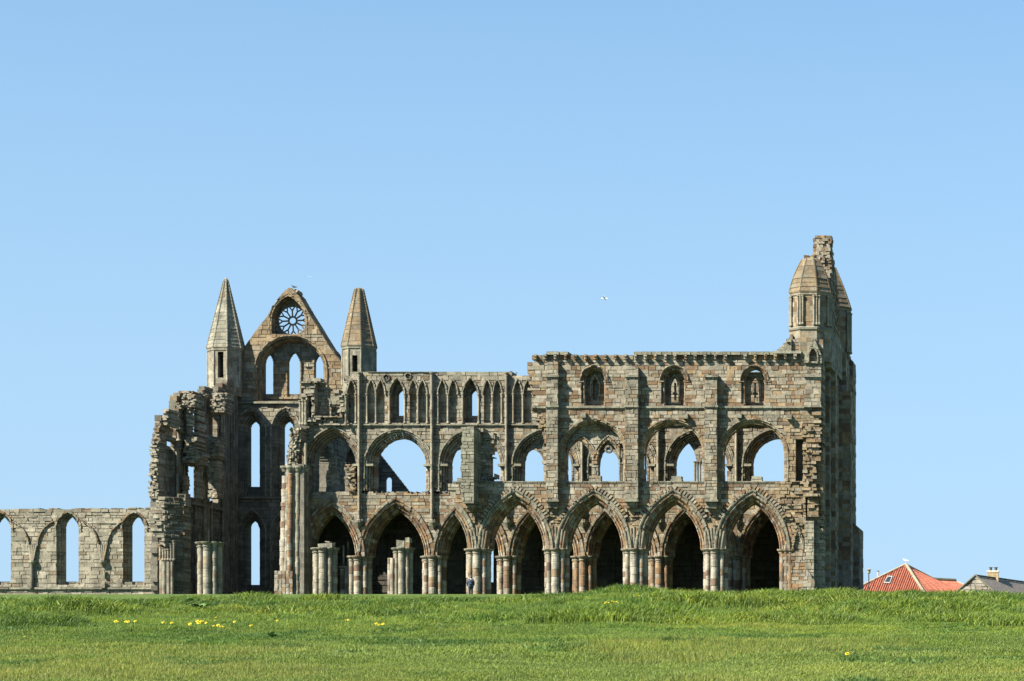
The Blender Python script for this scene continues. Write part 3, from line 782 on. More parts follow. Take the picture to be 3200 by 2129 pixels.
# low aisle gable to the right, dark, with small lancet
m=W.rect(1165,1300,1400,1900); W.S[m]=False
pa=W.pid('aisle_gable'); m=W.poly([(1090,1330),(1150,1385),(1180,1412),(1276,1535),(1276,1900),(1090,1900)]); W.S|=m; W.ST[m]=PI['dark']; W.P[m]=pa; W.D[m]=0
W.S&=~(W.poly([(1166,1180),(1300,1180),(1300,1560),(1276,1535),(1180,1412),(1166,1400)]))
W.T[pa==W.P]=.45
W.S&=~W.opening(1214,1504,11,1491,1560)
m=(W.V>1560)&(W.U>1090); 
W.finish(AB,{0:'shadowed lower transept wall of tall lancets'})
arch(AB,'rose_recess_arch',mp3,900,1003,52,925,[(-1,-1.0),(0,-.3),(2,-.2),(4,-.2),(5,.04),(8,.04)],['ochre','buff'],bottom=1045,seed=3,vl=9)
arch(AB,'gable_arch',mp3,909,1162,100,1062,[(-2,-1.2),(0,-.5),(3,-.4),(5,-.48),(6,-.2),(8,-.14),(10,-.18),(11,.0),(12,.12),(15,.12),(15,-.02)],['ochre','ochre','buff'],bottom=1250,seed=4,vl=10)
for cx in (787,893,1000):
    for (ya,ys,bt) in ((1282,1340,1553),(1602,1665,1838)):
        arch(AB,'window_arch',mp3,cx,ys,35,ya+2,[(0,-.5),(2,-.3),(4,-.36),(5,-.12),(7,-.06),(8,-.1),(8,.14),(12,.15),(12,-.02)],['grey','buff','lichen'],bottom=bt,seed=cx,vl=12)
# rose window
mb=MB(); Yr=Y3+1.3; s=Yr/F; cxr,czr=wx(915,Yr),wz(1003,Yr)
def bar(a0,r0,a1,r1,w):
    p0=(cxr+r0*s*math.cos(a0),Yr,czr+r0*s*math.sin(a0)); p1=(cxr+r1*s*math.cos(a1),Yr,czr+r1*s*math.sin(a1))
    mb.tube(p0,p1,w*s,w*s,6,pcol('dark'))
for k in range(12):
    a=k*math.pi/6+.05; bar(a,12,a,33,2.6)
    for sg in (-1,1):
        bar(a,32,a+sg*.10,37,2.4); bar(a+sg*.10,37,a+sg*.19,45,2.2)
    # cusps
    b=a+math.pi/12
    bar(a+.16,40,b-.06,45,1.2); 
hubn=20
for k in range(hubn):
    bar(k*2*math.pi/hubn,12.5,(k+1)*2*math.pi/hubn,12.5,3.2)
    bar(k*2*math.pi/hubn,46,(k+1)*2*math.pi/hubn,46,3.0)
mb.build('rose_window',STONE,AB)
# ragged cap stones
mb=MB()
for x,y,w_ in ((905,902,12),(915,905,10),(926,908,9),(896,909,8)):
    mb.box((wx(x-w_/2,Y3),Y3+.2,wz(y+8,Y3)),(wx(x+w_/2,Y3),Y3+1.4,wz(y-2,Y3)),pcol('ochre'),jit=.06)
mb.build('capstones',STONE,AB)
# coping of the gable, weathered in steps
mb=MB(); pts=[(718,1146),(759,1091),(800,1036),(843,978),(872,930),(893,908)]
for (a,b) in list(zip(pts,pts[1:]))+[((916,908),(979,1003)),((979,1003),(1030,1085)),((1030,1085),(1088,1164))]:
    n=int(math.dist(a,b)/11)
    for i in range(n):
        f0,f1=i/n,(i+.97)/n; L=[(a[0]+(b[0]-a[0])*f,a[1]+(b[1]-a[1])*f) for f in (f0,f1)]; o_=random.uniform(1.5,4); cc=pcol('ochre')
        q=[(wx(x,Y3),Y3+.03,wz(y+dy,Y3)) for (x,y),dy in ((L[0],5),(L[1],5),(L[1],-o_),(L[0],-o_))]; p=[(x,y+1.8,z) for x,y,z in q]
        mb.face(q,cc); mb.face(p,cc)
        for e in range(4): mb.face([q[e],q[(e+1)%4],p[(e+1)%4],p[e]],cc)
mb.build('gable_coping',STONE,AB)

def turret(cx,Y,R,z0,zc,za,rtop,pal1,pal2,rot,door=None,name='turret',blind=False,label=None):
    t=MB(); zz=z0; n=8; rt=math.radians(rot)
    def rr(r): return r/math.cos(math.pi/8)
    while zz<zc-.3:
        hh=min(random.uniform(.3,.42),zc-.3-zz); k=R*random.uniform(.99,1.008)
        ang=[rt+2*math.pi*(i)/8 for i in range(9)]
        for i in range(8):
            a,b=ang[i],ang[i+1]; isd = door and i==door[0] and zz+hh>door[1] and zz<door[2]
            P0=Vector((cx+rr(k)*math.cos(a),Y+rr(k)*math.sin(a),0)); P1=Vector((cx+rr(k)*math.cos(b),Y+rr(k)*math.sin(b),0))
            segs=3; cuts=[0,.3,.72,1] if isd else [0,random.uniform(.25,.45),random.uniform(.55,.8),1]
            for q in range(3):
                if isd and q==1: continue
                A=P0.lerp(P1,cuts[q]); B=P0.lerp(P1,cuts[q+1])
                t.face([(A.x,A.y,zz),(B.x,B.y,zz),(B.x,B.y,zz+hh),(A.x,A.y,zz+hh)],pcol(pal1))
        zz+=hh
    o=t.build(name,STONE,AB)
    if label: o['label']=label
    if door:      # reveal of the doorway
        d=MB(); a,b=rt+2*math.pi*door[0]/8, rt+2*math.pi*(door[0]+1)/8
        P0=Vector((cx+rr(R)*math.cos(a),Y+rr(R)*math.sin(a),0)); P1=Vector((cx+rr(R)*math.cos(b),Y+rr(R)*math.sin(b),0))
        inn=Vector((cx,Y,0)); A=P0.lerp(P1,.29); B=P0.lerp(P1,.73)
        nrm=(inn-(A+B)/2).normalized()*.9; z1,z2=door[1]-.15,door[2]+.2
        for p in (A,B): d.face([(p.x,p.y,z1),(p.x+nrm.x,p.y+nrm.y,z1),(p.x+nrm.x,p.y+nrm.y,z2),(p.x,p.y,z2)],pcol('dark'))
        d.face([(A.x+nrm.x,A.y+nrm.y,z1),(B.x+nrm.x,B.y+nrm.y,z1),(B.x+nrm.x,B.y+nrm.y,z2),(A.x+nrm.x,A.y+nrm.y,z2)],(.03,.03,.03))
        for z in (z1,z2): d.face([(A.x,A.y,z),(B.x,B.y,z),(B.x+nrm.x,B.y+nrm.y,z),(A.x+nrm.x,A.y+nrm.y,z)],pcol('dark'))
        d.build('doorway',STONE,o)
    m=MB()
    for (r0,a0,r1,a1) in ((R,-.34,R*1.05,-.26),(R*1.05,-.26,R*1.05,-.12),(R*1.05,-.12,R*1.09,-.06),(R*1.09,-.06,R*1.09,0),(R*1.09,0,R*1.02,.02)):
        m.lathe(cx,Y,[(rr(r0),zc+a0),(rr(r1),zc+a1)],n=8,pal=pal1,rot=rt,caps=False)
    m.build('turret_cornice',STONE,o)
    m=MB(); zz=zc+.0; H=za-zc; prev=R*1.09
    while zz<za-.05:
        hh=min(random.uniform(.28,.4),za-zz); f0=(zz-zc)/H; f1=(zz+hh-zc)/H
        bul = rtop[1] if isinstance(rtop,tuple) else 0; rt_=rtop[0] if isinstance(rtop,tuple) else rtop
        pr=lambda f: (R*1.07)*(1-f)+rt_*f + bul*math.sin(math.pi*f)
        r0,r1=pr(f0)*random.uniform(.99,1.03),pr(f1)*random.uniform(.985,1.0); ang=[rt+2*math.pi*i/8 for i in range(9)]
        p = pal2 if (zz-zc)/H<.70 or pal2!='spire' else 'spire2'
        for i in range(8):
            a,b=ang[i],ang[i+1]; cut=[0,random.uniform(.3,.7),1]
            for q in range(2):
                def pt(r,z,f): 
                    A=Vector((cx+rr(r)*math.cos(a),Y+rr(r)*math.sin(a),z)); B=Vector((cx+rr(r)*math.cos(b),Y+rr(r)*math.sin(b),z)); return A.lerp(B,f)
                m.face([pt(r0*1.012,zz,cut[q]),pt(r0*1.012,zz,cut[q+1]),pt(r1*1.012,zz+hh,cut[q+1]),pt(r1*1.012,zz+hh,cut[q])],pcol(p))
        zz+=hh
    m.lathe(cx,Y,[(rr(pr(1)),za-.02),(rr(pr(1))*.6,za+random.uniform(.0,.15))],n=8,pal=pal2,rot=rt)
    m.build('spire',STONE,o)
    m=MB()                                        # rolls up the arrises with small crockets
    for i in range(8):
        a=rt+2*math.pi*i/8; N=22; cr=pcol(pal2)
        for k in range(N):
            f0,f1=k/N,(k+1)/N
            if f1>1: break
            A=(cx+rr(pr(f0))*math.cos(a),Y+rr(pr(f0))*math.sin(a),zc+H*f0); B=(cx+rr(pr(f1))*math.cos(a),Y+rr(pr(f1))*math.sin(a),zc+H*f1)
            m.tube(A,B,.075,.055,5,cr)
    m.build('arris_roll',STONE,o)
    for i in range(8):
        a=rt+2*math.pi*i/8
        if math.sin(a)>.5: continue
        column(o,cx+rr(R)*math.cos(a),Y+rr(R)*math.sin(a),.085,z0+(.9 if not blind else .4),zc-.32,pal='buff',name='corner_shaft',cap=blind)
        if blind:
            for sgn in (-1,1):
                da=sgn*.13; column(o,cx+rr(R)*1.02*math.cos(a+da),Y+rr(R)*1.02*math.sin(a+da),.07,z0+.4,zc-.32,pal='buff',name='corner_shaft')
            b=a+math.pi/8
    return o
turret(wx(706,Y3-.2),Y3-.2,1.36,wz(1242,Y3),wz(1092,Y3),wz(874,Y3),.13,'buff','spire',22.5,door=(5,wz(1184,Y3),wz(1122,Y3)),label='left transept turret with tall pale spire')
turret(wx(1122,Y3-.2),Y3-.2,1.28,wz(1240,Y3),wz(1086,Y3),wz(905,Y3),.34,'lichen','spire2',22.5,door=(5,wz(1163,Y3),wz(1119,Y3)),label='right transept turret with blunt brown spire')
# lower block under left turret
mb=MB()
for j in range(8):
    z=wz(1300-j*9,Y3); w_=1.05-.01*j+random.uniform(-.05,.05)
    for q in range(4): mb.box((wx(688,Y3)-w_+q*w_/2,Y3-1.3,z),(wx(688,Y3)-w_+(q+1)*w_/2,Y3+1,z+9*Y3/F),pcol('buff'),jit=.04)
mb.build('turret_base',STONE,AB)

# ---------- transept side walls (facing east, seen obliquely)
XW=-76.9
u=lambda Y:Y*40; v=lambda Z:-Z*40
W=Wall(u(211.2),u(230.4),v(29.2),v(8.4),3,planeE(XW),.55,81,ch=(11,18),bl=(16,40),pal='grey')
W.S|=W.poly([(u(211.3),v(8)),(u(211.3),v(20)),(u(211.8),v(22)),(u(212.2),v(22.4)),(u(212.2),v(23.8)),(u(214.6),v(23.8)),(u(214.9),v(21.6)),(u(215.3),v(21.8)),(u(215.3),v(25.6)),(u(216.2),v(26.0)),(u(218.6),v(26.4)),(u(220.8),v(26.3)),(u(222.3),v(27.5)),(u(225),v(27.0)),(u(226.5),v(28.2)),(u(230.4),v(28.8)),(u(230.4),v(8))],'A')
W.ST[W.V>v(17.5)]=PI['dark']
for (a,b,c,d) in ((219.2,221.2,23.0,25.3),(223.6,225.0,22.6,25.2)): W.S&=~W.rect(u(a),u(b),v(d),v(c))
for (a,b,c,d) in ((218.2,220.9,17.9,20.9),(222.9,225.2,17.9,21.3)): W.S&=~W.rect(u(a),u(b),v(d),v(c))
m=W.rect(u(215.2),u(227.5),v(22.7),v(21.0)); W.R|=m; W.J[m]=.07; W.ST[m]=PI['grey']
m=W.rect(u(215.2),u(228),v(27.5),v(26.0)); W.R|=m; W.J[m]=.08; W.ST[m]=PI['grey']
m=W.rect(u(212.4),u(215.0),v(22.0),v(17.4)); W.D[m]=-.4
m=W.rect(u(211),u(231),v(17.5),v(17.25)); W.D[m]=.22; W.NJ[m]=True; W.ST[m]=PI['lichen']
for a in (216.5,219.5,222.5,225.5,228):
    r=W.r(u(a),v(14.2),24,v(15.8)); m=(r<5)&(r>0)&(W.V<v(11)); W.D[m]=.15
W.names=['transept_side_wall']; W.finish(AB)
for Yc in (215.6,216.1,217.2,221.6,222.1,226.4,227.0,228.6,229.4):
    column(AB,XW+.1,Yc,.17,GZ-.2,24.8 if Yc<229 else 27,pal='dark' if Yc>226 else 'grey',name='vaulting_shaft',cap=False)
for (px,ya,yb,r) in [(552,1262,1378,.13),(558,1258,1378,.12),(565,1255,1380,.13),(572,1258,1380,.10),(627,1242,1366,.13),(634,1236,1366,.14),(641,1232,1366,.12),(648,1232,1366,.14),(655,1234,1366,.10),(686,1290,1368,.12),(693,1288,1368,.12),(700,1240,1850,.13),(708,1240,1850,.13),(716,1240,1850,.12),(724,1240,1850,.13),(731,1240,1850,.12),(547,1400,1556,.12),(553,1400,1556,.13),(560,1400,1556,.11),(568,1400,1850,.13),(624,1450,1560,.13),(631,1446,1560,.14),(638,1446,1560,.12),(645,1446,1850,.12),(690,1450,1850,.12),(576,1560,1850,.12),(605,1565,1850,.10),(655,1565,1850,.10)]:
    Yc=645960/(3550-px); column(AB,XW+.16,Yc,r,max(wz(yb,Yc),GZ-.2),wz(ya,Yc),pal='dark' if px>696 else 'grey',name='vaulting_shaft',cap=yb<1600)
# broken ends facing us: stepped rubble stacks where the side wall has been torn
def stack(name,x0,x1,y0,y1,z0,z1,pal,lean=(0,0),jit=.06,hh=(.10,.20),label=None,shrink=1.0):
    mb=MB(); z=z0; H=z1-z0
    while z<z1:
        h_=random.uniform(*hh); f=(z-z0)/H; a=x0+lean[0]*f+random.uniform(-1,1)*jit*2; b=x1+lean[1]*f+random.uniform(-1,1)*jit*2
        if b-a<.10: break
        n=max(1,int((b-a)/.22)); 
        for q in range(n):
            fy=random.uniform(-1,1)*jit*2
            fy=random.uniform(-1,1)*jit*2.5; mb.box((a+(b-a)*q/n,y0+fy,z),(a+(b-a)*(q+1)/n-.01,y1,z+h_-.008),pcol(pal),jit=jit*.35)
        z+=h_
    o=mb.build(name,STONE,AB)
    if label: o['label']=label
    return o
X=lambda px,Y: wx(px,Y)
stack('broken_wall_end',X(473,211.6),X(502,211.6),211.0,212.4,wz(1560,211.6),wz(1385,211.6),'buff',lean=(.15,0))
stack('broken_wall_end',X(484,211.6),X(508,211.6),211.2,212.4,wz(1385,211.6),wz(1325,211.6),'mixed',lean=(.2,0))
stack('broken_wall_end',X(512,212),X(527,212),211.7,214.4,wz(1330,212),wz(1282,212),'buff',lean=(.1,0))
stack('broken_wall_end',X(550,215),X(564,215),214.9,216,wz(1350,215),wz(1262,215),'grey')
stack('broken_wall_end',X(586,216.5),X(630,216.5),215.6,217.4,wz(1450,216.5),wz(1372,216.5),'buff',jit=.07,lean=(.1,-.1))
stack('broken_wall_end',X(586,216.5),X(642,216.5),216.0,217.4,wz(1452+4,216.5),wz(1418,216.5),'mixed',jit=.05)
stack('broken_wall_end',X(660,221),X(696,221),220.2,221.6,wz(1435,221),wz(1372,221),'buff',jit=.07)
stack('broken_wall_end',X(657,221),X(684,221),220.6,221.8,wz(1558,221),wz(1435,221),'buff',jit=.03)
stack('broken_wall_end',X(616,217.5),X(626,217.5),216.8,218.2,wz(1560,217.5),wz(1455,217.5),'buff',jit=.02)
stack('broken_wall_end',X(612,218),X(630,218),217.2,219,wz(1370,218),wz(1288,218),'pale',jit=.05)
stack('broken_wall_end',X(590,216),X(600,216),215.6,216.4,wz(1372,216),wz(1275,216),'buff',jit=.05)
stack('broken_wall_end',X(578,216),X(618,216),215.4,217,wz(1275,216),wz(1240,216),'buff',jit=.06)
stack('broken_wall_end',X(568,217),X(612,217),216.4,218,wz(1242,217),wz(1228,217),'mixed',jit=.06)
stack('broken_wall_end',X(664,222),X(712,222),221.2,223,wz(1292,222),wz(1232,222),'buff',jit=.06,lean=(.3,.1))
stack('broken_wall_end',X(574,215.5),X(583,215.5),215.3,216.2,wz(1560,215.5),wz(1490,215.5),'ochre',jit=.04)
for (px,Yc,ya,yb,r) in ((583,213,1640,1785,.06),(651,217,1655,1740,.06)):
    column(AB,X(px,Yc),Yc,r,wz(yb,Yc),wz(ya,Yc),pal='pale',name='vaulting_shaft',cap=False)
# east side wall of the transept, lower, behind the arcade
XE=-65.6
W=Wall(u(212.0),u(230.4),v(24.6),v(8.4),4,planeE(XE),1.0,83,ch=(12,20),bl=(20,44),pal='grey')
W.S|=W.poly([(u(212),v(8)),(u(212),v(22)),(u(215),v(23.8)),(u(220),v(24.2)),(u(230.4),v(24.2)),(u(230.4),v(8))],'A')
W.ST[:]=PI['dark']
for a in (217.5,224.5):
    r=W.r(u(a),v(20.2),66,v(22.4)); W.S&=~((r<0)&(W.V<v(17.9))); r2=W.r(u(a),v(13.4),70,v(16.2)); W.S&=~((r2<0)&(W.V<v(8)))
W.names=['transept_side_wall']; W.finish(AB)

# ---------- crossing pier, near left end of the far arcade
random.seed(44)
Yc=208.3
cp=MB()
z=GZ-.2
while z<wz(1462,Yc):
    h_=random.uniform(.3,.45); f=(z-GZ)/(wz(1462,Yc)-GZ)
    cp.box((X(884+8*f,Yc),Yc,z),(X(950,Yc),Yc+2.2,z+h_),pcol('dark')); z+=h_
CP=cp.build('crossing_pier',STONE,AB)
CP['label']='tall clustered crossing pier with crumbled top'
def bshaft(px,dy,r,yt,pal='pale',lean=0,hh=(.3,.6)):
    m=MB(); zz=GZ-.2; zt=wz(yt,Yc)
    while zz<zt:
        h_=random.uniform(*hh); f=(zz-GZ)/(zt-GZ); k=r*random.uniform(.93,1.08)
        x=X(px,Yc)+lean*f+random.uniform(-.025,.025)
        m.lathe(x,Yc+dy,[(k,zz),(k,zz+h_-.03),(k*.9,zz+h_)],n=14,pal=pal,caps=False); zz+=h_
    m.lathe(x,Yc+dy,[(r,zz-.01),(r*.8,zz)],n=14,pal=pal)
    m.build('shaft',STONE,CP)
bshaft(880,.25,.31,1508,'pale',.25); bshaft(894,.0,.20,1490,'buff',.22); bshaft(905,-.12,.19,1486,'vous',.1)
bshaft(917,.1,.17,1486,'lichen',.0); bshaft(928,.05,.16,1486,'buff',.05); bshaft(940,.4,.14,1470,'dark'); bshaft(950,.7,.11,1470,'ochre')
m=MB()
for k,(px,dy,r) in enumerate(((888,.2,.32),(903,0,.25),(916,.1,.25),(929,.05,.25),(946,.5,.25))):
    m.lathe(X(px+3,Yc),Yc+dy,[(r*.8,wz(1474,Yc)),(r*1.1,wz(1466,Yc)),(r*1.35,wz(1462,Yc)),(r*1.35,wz(1456,Yc))],n=14,pal='lichen')
m.build('capital',STONE,CP)
m=MB(); z=GZ-.2
while z<wz(1792,Yc):
    h_=random.uniform(.25,.35)
    for q in range(5): m.box((X(859+q*11,Yc-.3),Yc-.42+q*.03,z),(X(870+q*11,Yc-.3)-.01,Yc+.8,z+h_-.01),pcol('pale'),jit=.02)
    z+=h_
m.build('plinth',STONE,CP)
m=MB(); z=wz(1456,Yc)
while z<wz(1340,Yc):
    h_=random.uniform(.14,.3); f=(z-wz(1456,Yc))/(wz(1340,Yc)-wz(1456,Yc)); a=X(892+14*f**.7,Yc); b=X(928+14*f,Yc)
    n=5
    for q in range(n): m.box((a+(b-a)*q/n+random.uniform(-.05,.05),Yc+random.uniform(-.1,.22),z),(a+(b-a)*(q+1)/n,Yc+1.8,z+h_-.01),pcol('buff' if random.random()<.7 else 'mixed'),jit=.05)
    z+=h_
m.build('rubble_core',STONE,CP)
for px,r in ((942,.07),(947,.07),(951,.12)):
    m=MB(); m.lathe(X(px,Yc),Yc+.35,[(r,wz(1456,Yc)),(r,wz(1384,Yc))],n=10,pal='ochre'); m.build('shaft',STONE,CP)
# ragged block above: remains of the crossing at clerestory level
Yk=209.6; random.seed(9)
W=Wall(936,1080,1182,1340,2,planeS(Yk),1.0,91,ch=(7,12),bl=(8,20),pal='buff')
W.S|=W.poly([(944,1192),(960,1186),(985,1184),(1000,1192),(1010,1196),(1012,1215),(1022,1212),(1032,1232),(1050,1222),(1076,1226),(1076,1300),(1012,1304),(1000,1312),(980,1318),(962,1330),(938,1330),(940,1250),(948,1240)],'B')
W.R[:]=True; W.J[:]=.20
m=W.rect(984,1030,1196,1300); W.D[m]=-.75; W.J[m]=.04; W.R[m]=False; W.ST[m]=PI['grey']; 
m=W.rect(962,975,1238,1304); W.D[m]=-.8; W.J[m]=.03; W.ST[m]=PI['brown']
m=W.rect(1034,1060,1238,1266); W.D[m]=.0; W.J[m]=.02; W.R[m]=False; W.ST[m]=PI['buff']
m=W.rect(1036,1060,1272,1302); W.D[m]=-.4
W.names=['broken_clerestory']; W.finish(AB)
for px in (940,948,957): column(AB,X(px,Yk),Yk-.12,.10,wz(1328,Yk),wz(1252,Yk),pal='buff',name='wall_shaft')
for px in (1081,): column(AB,X(px,Yk),Yk,.09,wz(1326,Yk),wz(1238,Yk),pal='buff',name='wall_shaft')
# ruined window screen standing inside first triforium bay (lit strip)
stack('screen_remnant',X(1024,212),X(1058,212),211.6,212.4,wz(1545,212),wz(1478,212),'buff',jit=.02)
stack('screen_remnant',X(1026,212),X(1052,212),211.7,212.4,wz(1478,212),wz(1432,212),'buff',jit=.04,lean=(.3,-.1))
stack('screen_remnant',X(1088,210.3),X(1112,210.3),209.9,210.6,wz(1537,210),wz(1452,210),'ochre',jit=.08)

# ---------- nave wall at the left
YN=213.5
W=Wall(-260,492,1580,1900,2,planeS(YN),1.1,95,ch=(9,15),bl=(12,32),rch=(7,11),rbl=(12,30),pal='buff')
W.S|=W.poly([(-260,1596),(0,1592),(118,1589),(140,1587),(200,1590),(300,1587),(326,1590),(330,1585),(420,1583),(452,1585),(492,1587),(492,1900),(-260,1900)])
W.S&=~(W.V<1589+3*np.sin(W.A.cu*.6))|(W.V>1592)
m=W.V<1590+0*W.U
rb=(W.V<1650)
W.R|=rb; W.J[rb]=.045
NW=[-198,10,222,429]
for cx in NW:
    # outer splayed arch
    r=W.r(cx-9,1652,37,1602); m=(r<0)&(W.V<1828)
    W.D[m]=-np.clip(np.round(-r[m]/5)*.24,.1,1.0)
    W.S&=~W.opening(cx-9,1651,23,1612,1817)
    r2=W.r(cx-9,1652,37,1602); m=(r2>=0)&(r2<5)&(W.V<1656); W.D[m]=.1; W.R[m]=False; W.ST[m]=PI['mixed']
    m=W.rect(cx-10,cx+22,1819,1828); W.D[m]=-.2
# wall rib scars
for (cx) in (-98,104,326-4):
    for sg in (-1,1):
        r=np.hypot(W.U-(cx+sg*(14+84)), W.V-1706); m=(np.abs(r-84)<1.9)&(W.V<1706)&(W.V>1630)&(((W.U-cx)*sg)>0)&(((W.U-cx)*sg)<98); W.D[m]=.16; W.NJ[m]=True; W.ST[m]=PI['mixed']; W.P[m]=0
    m=(np.abs(W.U-cx)<112)&(W.V<1700); 
pn=W.pid('string_course'); m=W.rect(-260,492,1836,1842); W.D[m]=.14; W.P[m]=pn; W.NJ[m]=True; W.ST[m]=PI['lichen']
W.names[0]='nave_wall'; W.finish(AB)
random.seed(3)
for i,cx in enumerate((-98,102,322)):
    m=MB(); Yn=YN-.1
    for k in range(4):
        a=(k-1.5)*.1; m.tube((wx(cx,Yn)+a*.5,Yn-.15,wz(1757,Yn)),(wx(cx,Yn)+a*1.9,Yn+.05,wz(1703,Yn)),.07,.09,7,pcol('grey'))
    m.lathe(wx(cx,Yn),Yn,[(.12,wz(1770,Yn)),(.2,wz(1764,Yn)),(.3,wz(1758,Yn)),(.32,wz(1752,Yn))],n=12,pal='lichen')
    m.build('wall_corbel',STONE,AB)
    if i<2: column(AB,wx(cx-2,Yn),Yn-.05,.15,wz(1838,Yn),wz(1764,Yn),pal='dark',name='vaulting_shaft',cap=False)
    else:
        m=MB(); m.box((wx(cx-4,Yn),Yn-.2,wz(1838,Yn)),(wx(cx+8,Yn),Yn,wz(1818,Yn)),pcol('mixed'),jit=.03); m.box((wx(cx-2,Yn),Yn-.18,wz(1800,Yn)),(wx(cx+6,Yn),Yn,wz(1782,Yn)),pcol('buff'),jit=.04); m.build('column_stub',STONE,AB)
m=MB(); m.box((wx(384,YN),YN+.1,wz(1828,YN)),(wx(412,YN),YN+.9,wz(1819,YN)),pcol('lichen'),jit=.03); m.box((wx(430,YN),YN+.1,wz(1836,YN)),(wx(448,YN),YN+.9,wz(1822,YN)),pcol('buff'),jit=.05); m.build('window_sill',STONE,AB)

# ---------- broken crossing respond where nave meets transept
YJ=209.5; random.seed(21)
W=Wall(470,566,1540,1900,2,planeS(YJ),2.2,97,ch=(8,13),bl=(9,24),rch=(7,12),rbl=(9,24),pal='buff')
W.S|=W.poly([(482,1556),(500,1552),(540,1550),(562,1540),(562,1900),(512,1900),(512,1766),(502,1756),(498,1702),(492,1680),(478,1640),(474,1600),(478,1570)],'B')
W.R[W.V<1700]=True; W.J[W.V<1700]=.22; W.ST[(W.V<1700)]=PI['buff']; W.ST[(W.V<1700)&(W.U>520)]=PI['grey']
W.D-=np.clip((W.U-515)/45,0,1)*.9
W.S|=W.rect(500,562,1750,1900); W.ST[(W.V>1700)&(W.U>522)]=PI['dark']
W.names=['crossing_respond']; W.finish(AB)
for px,r,yt,yb,pal in ((507,.16,1750,1900,'pale'),(516,.22,1756,1900,'buff'),(530,.18,1756,1900,'dark'),(540,.12,1756,1900,'grey'),(503,.10,1702,1752,'brown'),(512,.09,1712,1752,'buff'),(520,.09,1716,1752,'buff'),(528,.09,1716,1752,'grey'),(537,.09,1700,1752,'dark'),(546,.10,1690,1752,'dark')):
    column(AB,X(px,YJ),YJ-.15,r,wz(yb,YJ),wz(yt,YJ),pal=pal,name='wall_shaft',cap=yb<1800)

# ---------- east end: facade facing right with turrets and gable fragment
XF=wx(2568,Y0)      # -23.4
W=Wall(u(198.9),u(218.6),v(27.2),v(8.4),3,planeE(XF),1.3,101,ch=(11,18),bl=(14,40),pal='mixed')
W.S|=W.poly([(u(200.35),v(8)),(u(200.35),v(26.2)),(u(202),v(26.6)),(u(209),v(27)),(u(214),v(25.8)),(u(218.6),v(25.4)),(u(218.6),v(8))])
W.ST[W.V>v(22)]=PI['mixed']
for (a,b,p) in ((199.4,202.4,.0),(202.4,203.4,.3),(207.4,208.4,.3),(212,213.4,.35)):
    m=W.rect(u(a),u(b),v(26.6),v(8)); W.D[m]=p
for cy in (205.4,210.2):
    for zb,zt in ((11,15),(17,21),(22.2,25.4)):
        r=W.r(u(cy),v(zt-1.2),34,v(zt)); W.D[(r<0)&(W.V<v(zb))]=-.6; W.S&=~(W.r(u(cy),v(zt-1.2),18,v(zt-.5))<0)|(W.V>v(zb+.5))|(W.V<v(zt-.5))
W.names=['end_wall']; W.finish(AB)
# corner buttresses on the facade, deep
def eb(x0,x1,y0,y1,z0,z1,pal='mixed',name='buttress',slope=0):
    mb=MB(); z=z0
    while z<z1-.01:
        h_=min(random.uniform(.28,.42),z1-z); j=random.uniform(-.02,.02)
        for q in range(max(1,int((x1-x0)/.6))):
            nq=max(1,int((x1-x0)/.6)); mb.box((x0+(x1-x0)*q/nq,y0+j,z),(x0+(x1-x0)*(q+1)/nq,y1,z+h_),pcol(pal))
        ny_=max(1,int((y1-y0)/.7))
        for q in range(ny_): mb.box((x1-.02,y0+(y1-y0)*q/ny_,z),(x1+j+.02,y0+(y1-y0)*(q+1)/ny_,z+h_-.01),pcol(pal))
        z+=h_
    if slope: 
        c=pcol(pal); a=(x0,y0,z1); 
        mb.face([(x0,y0,z1+slope),(x0,y1,z1+slope),(x1,y1,z1),(x1,y0,z1)],c); mb.face([(x0,y0,z1),(x1,y0,z1),(x0,y0,z1+slope)],c); mb.face([(x0,y1,z1),(x1,y1,z1),(x0,y1,z1+slope)],c)
    return mb.build(name,STONE,AB)
eb(XF-.1,XF+1.15,209.2,211.0,GZ-.2,25.4,'mixed')
eb(XF-.1,XF+.55,204.2,205.2,GZ-.2,26.4,'mixed')
eb(XF-.1,wx(2669,214.5),213.4,215.8,GZ-.2,wz(1135,214.5),'mixed')
eb(XF+.3,wx(2689,214.0),213.0,216.0,GZ-.2,wz(1655,214),'mixed',slope=1.0)
for Yp in (203.0,206.8,208.6,212.6):
    column(AB,XF+.15,Yp,.16,GZ,25.5,pal='grey',name='wall_shaft',cap=False)
# turret pair
zE=wz(919,Y0+1.4)
def et(cx,Y,scale,label,za,rtop,z0,zc):
    return turret(cx,Y,1.44,z0,zc,za,rtop,'mixed','spire2',22.5,name='turret',blind=True,label=label)
Yt=201.4
et(wx(2534,Yt),Yt,1,'corner turret with shafts and broken spire',wz(812,Yt),(.62,.10),wz(1040,Yt),wz(919,Yt))
mb=MB(); random.seed(5)
for k in range(16):
    a=random.uniform(0,6.28); q_=random.uniform(.1,.6); x=wx(2534,Yt)+q_*math.cos(a)+.05; y=Yt+q_*math.sin(a); z=wz(812,Yt)-.15; w_=random.uniform(.08,.16)
    mb.box((x-w_,y-w_,z),(x+w_,y+w_,z+random.uniform(.15,.45)+(.15 if x>wx(2540,Yt) else 0)),pcol('mixed'),jit=.05)
mb.build('broken_cap_stones',STONE,AB)
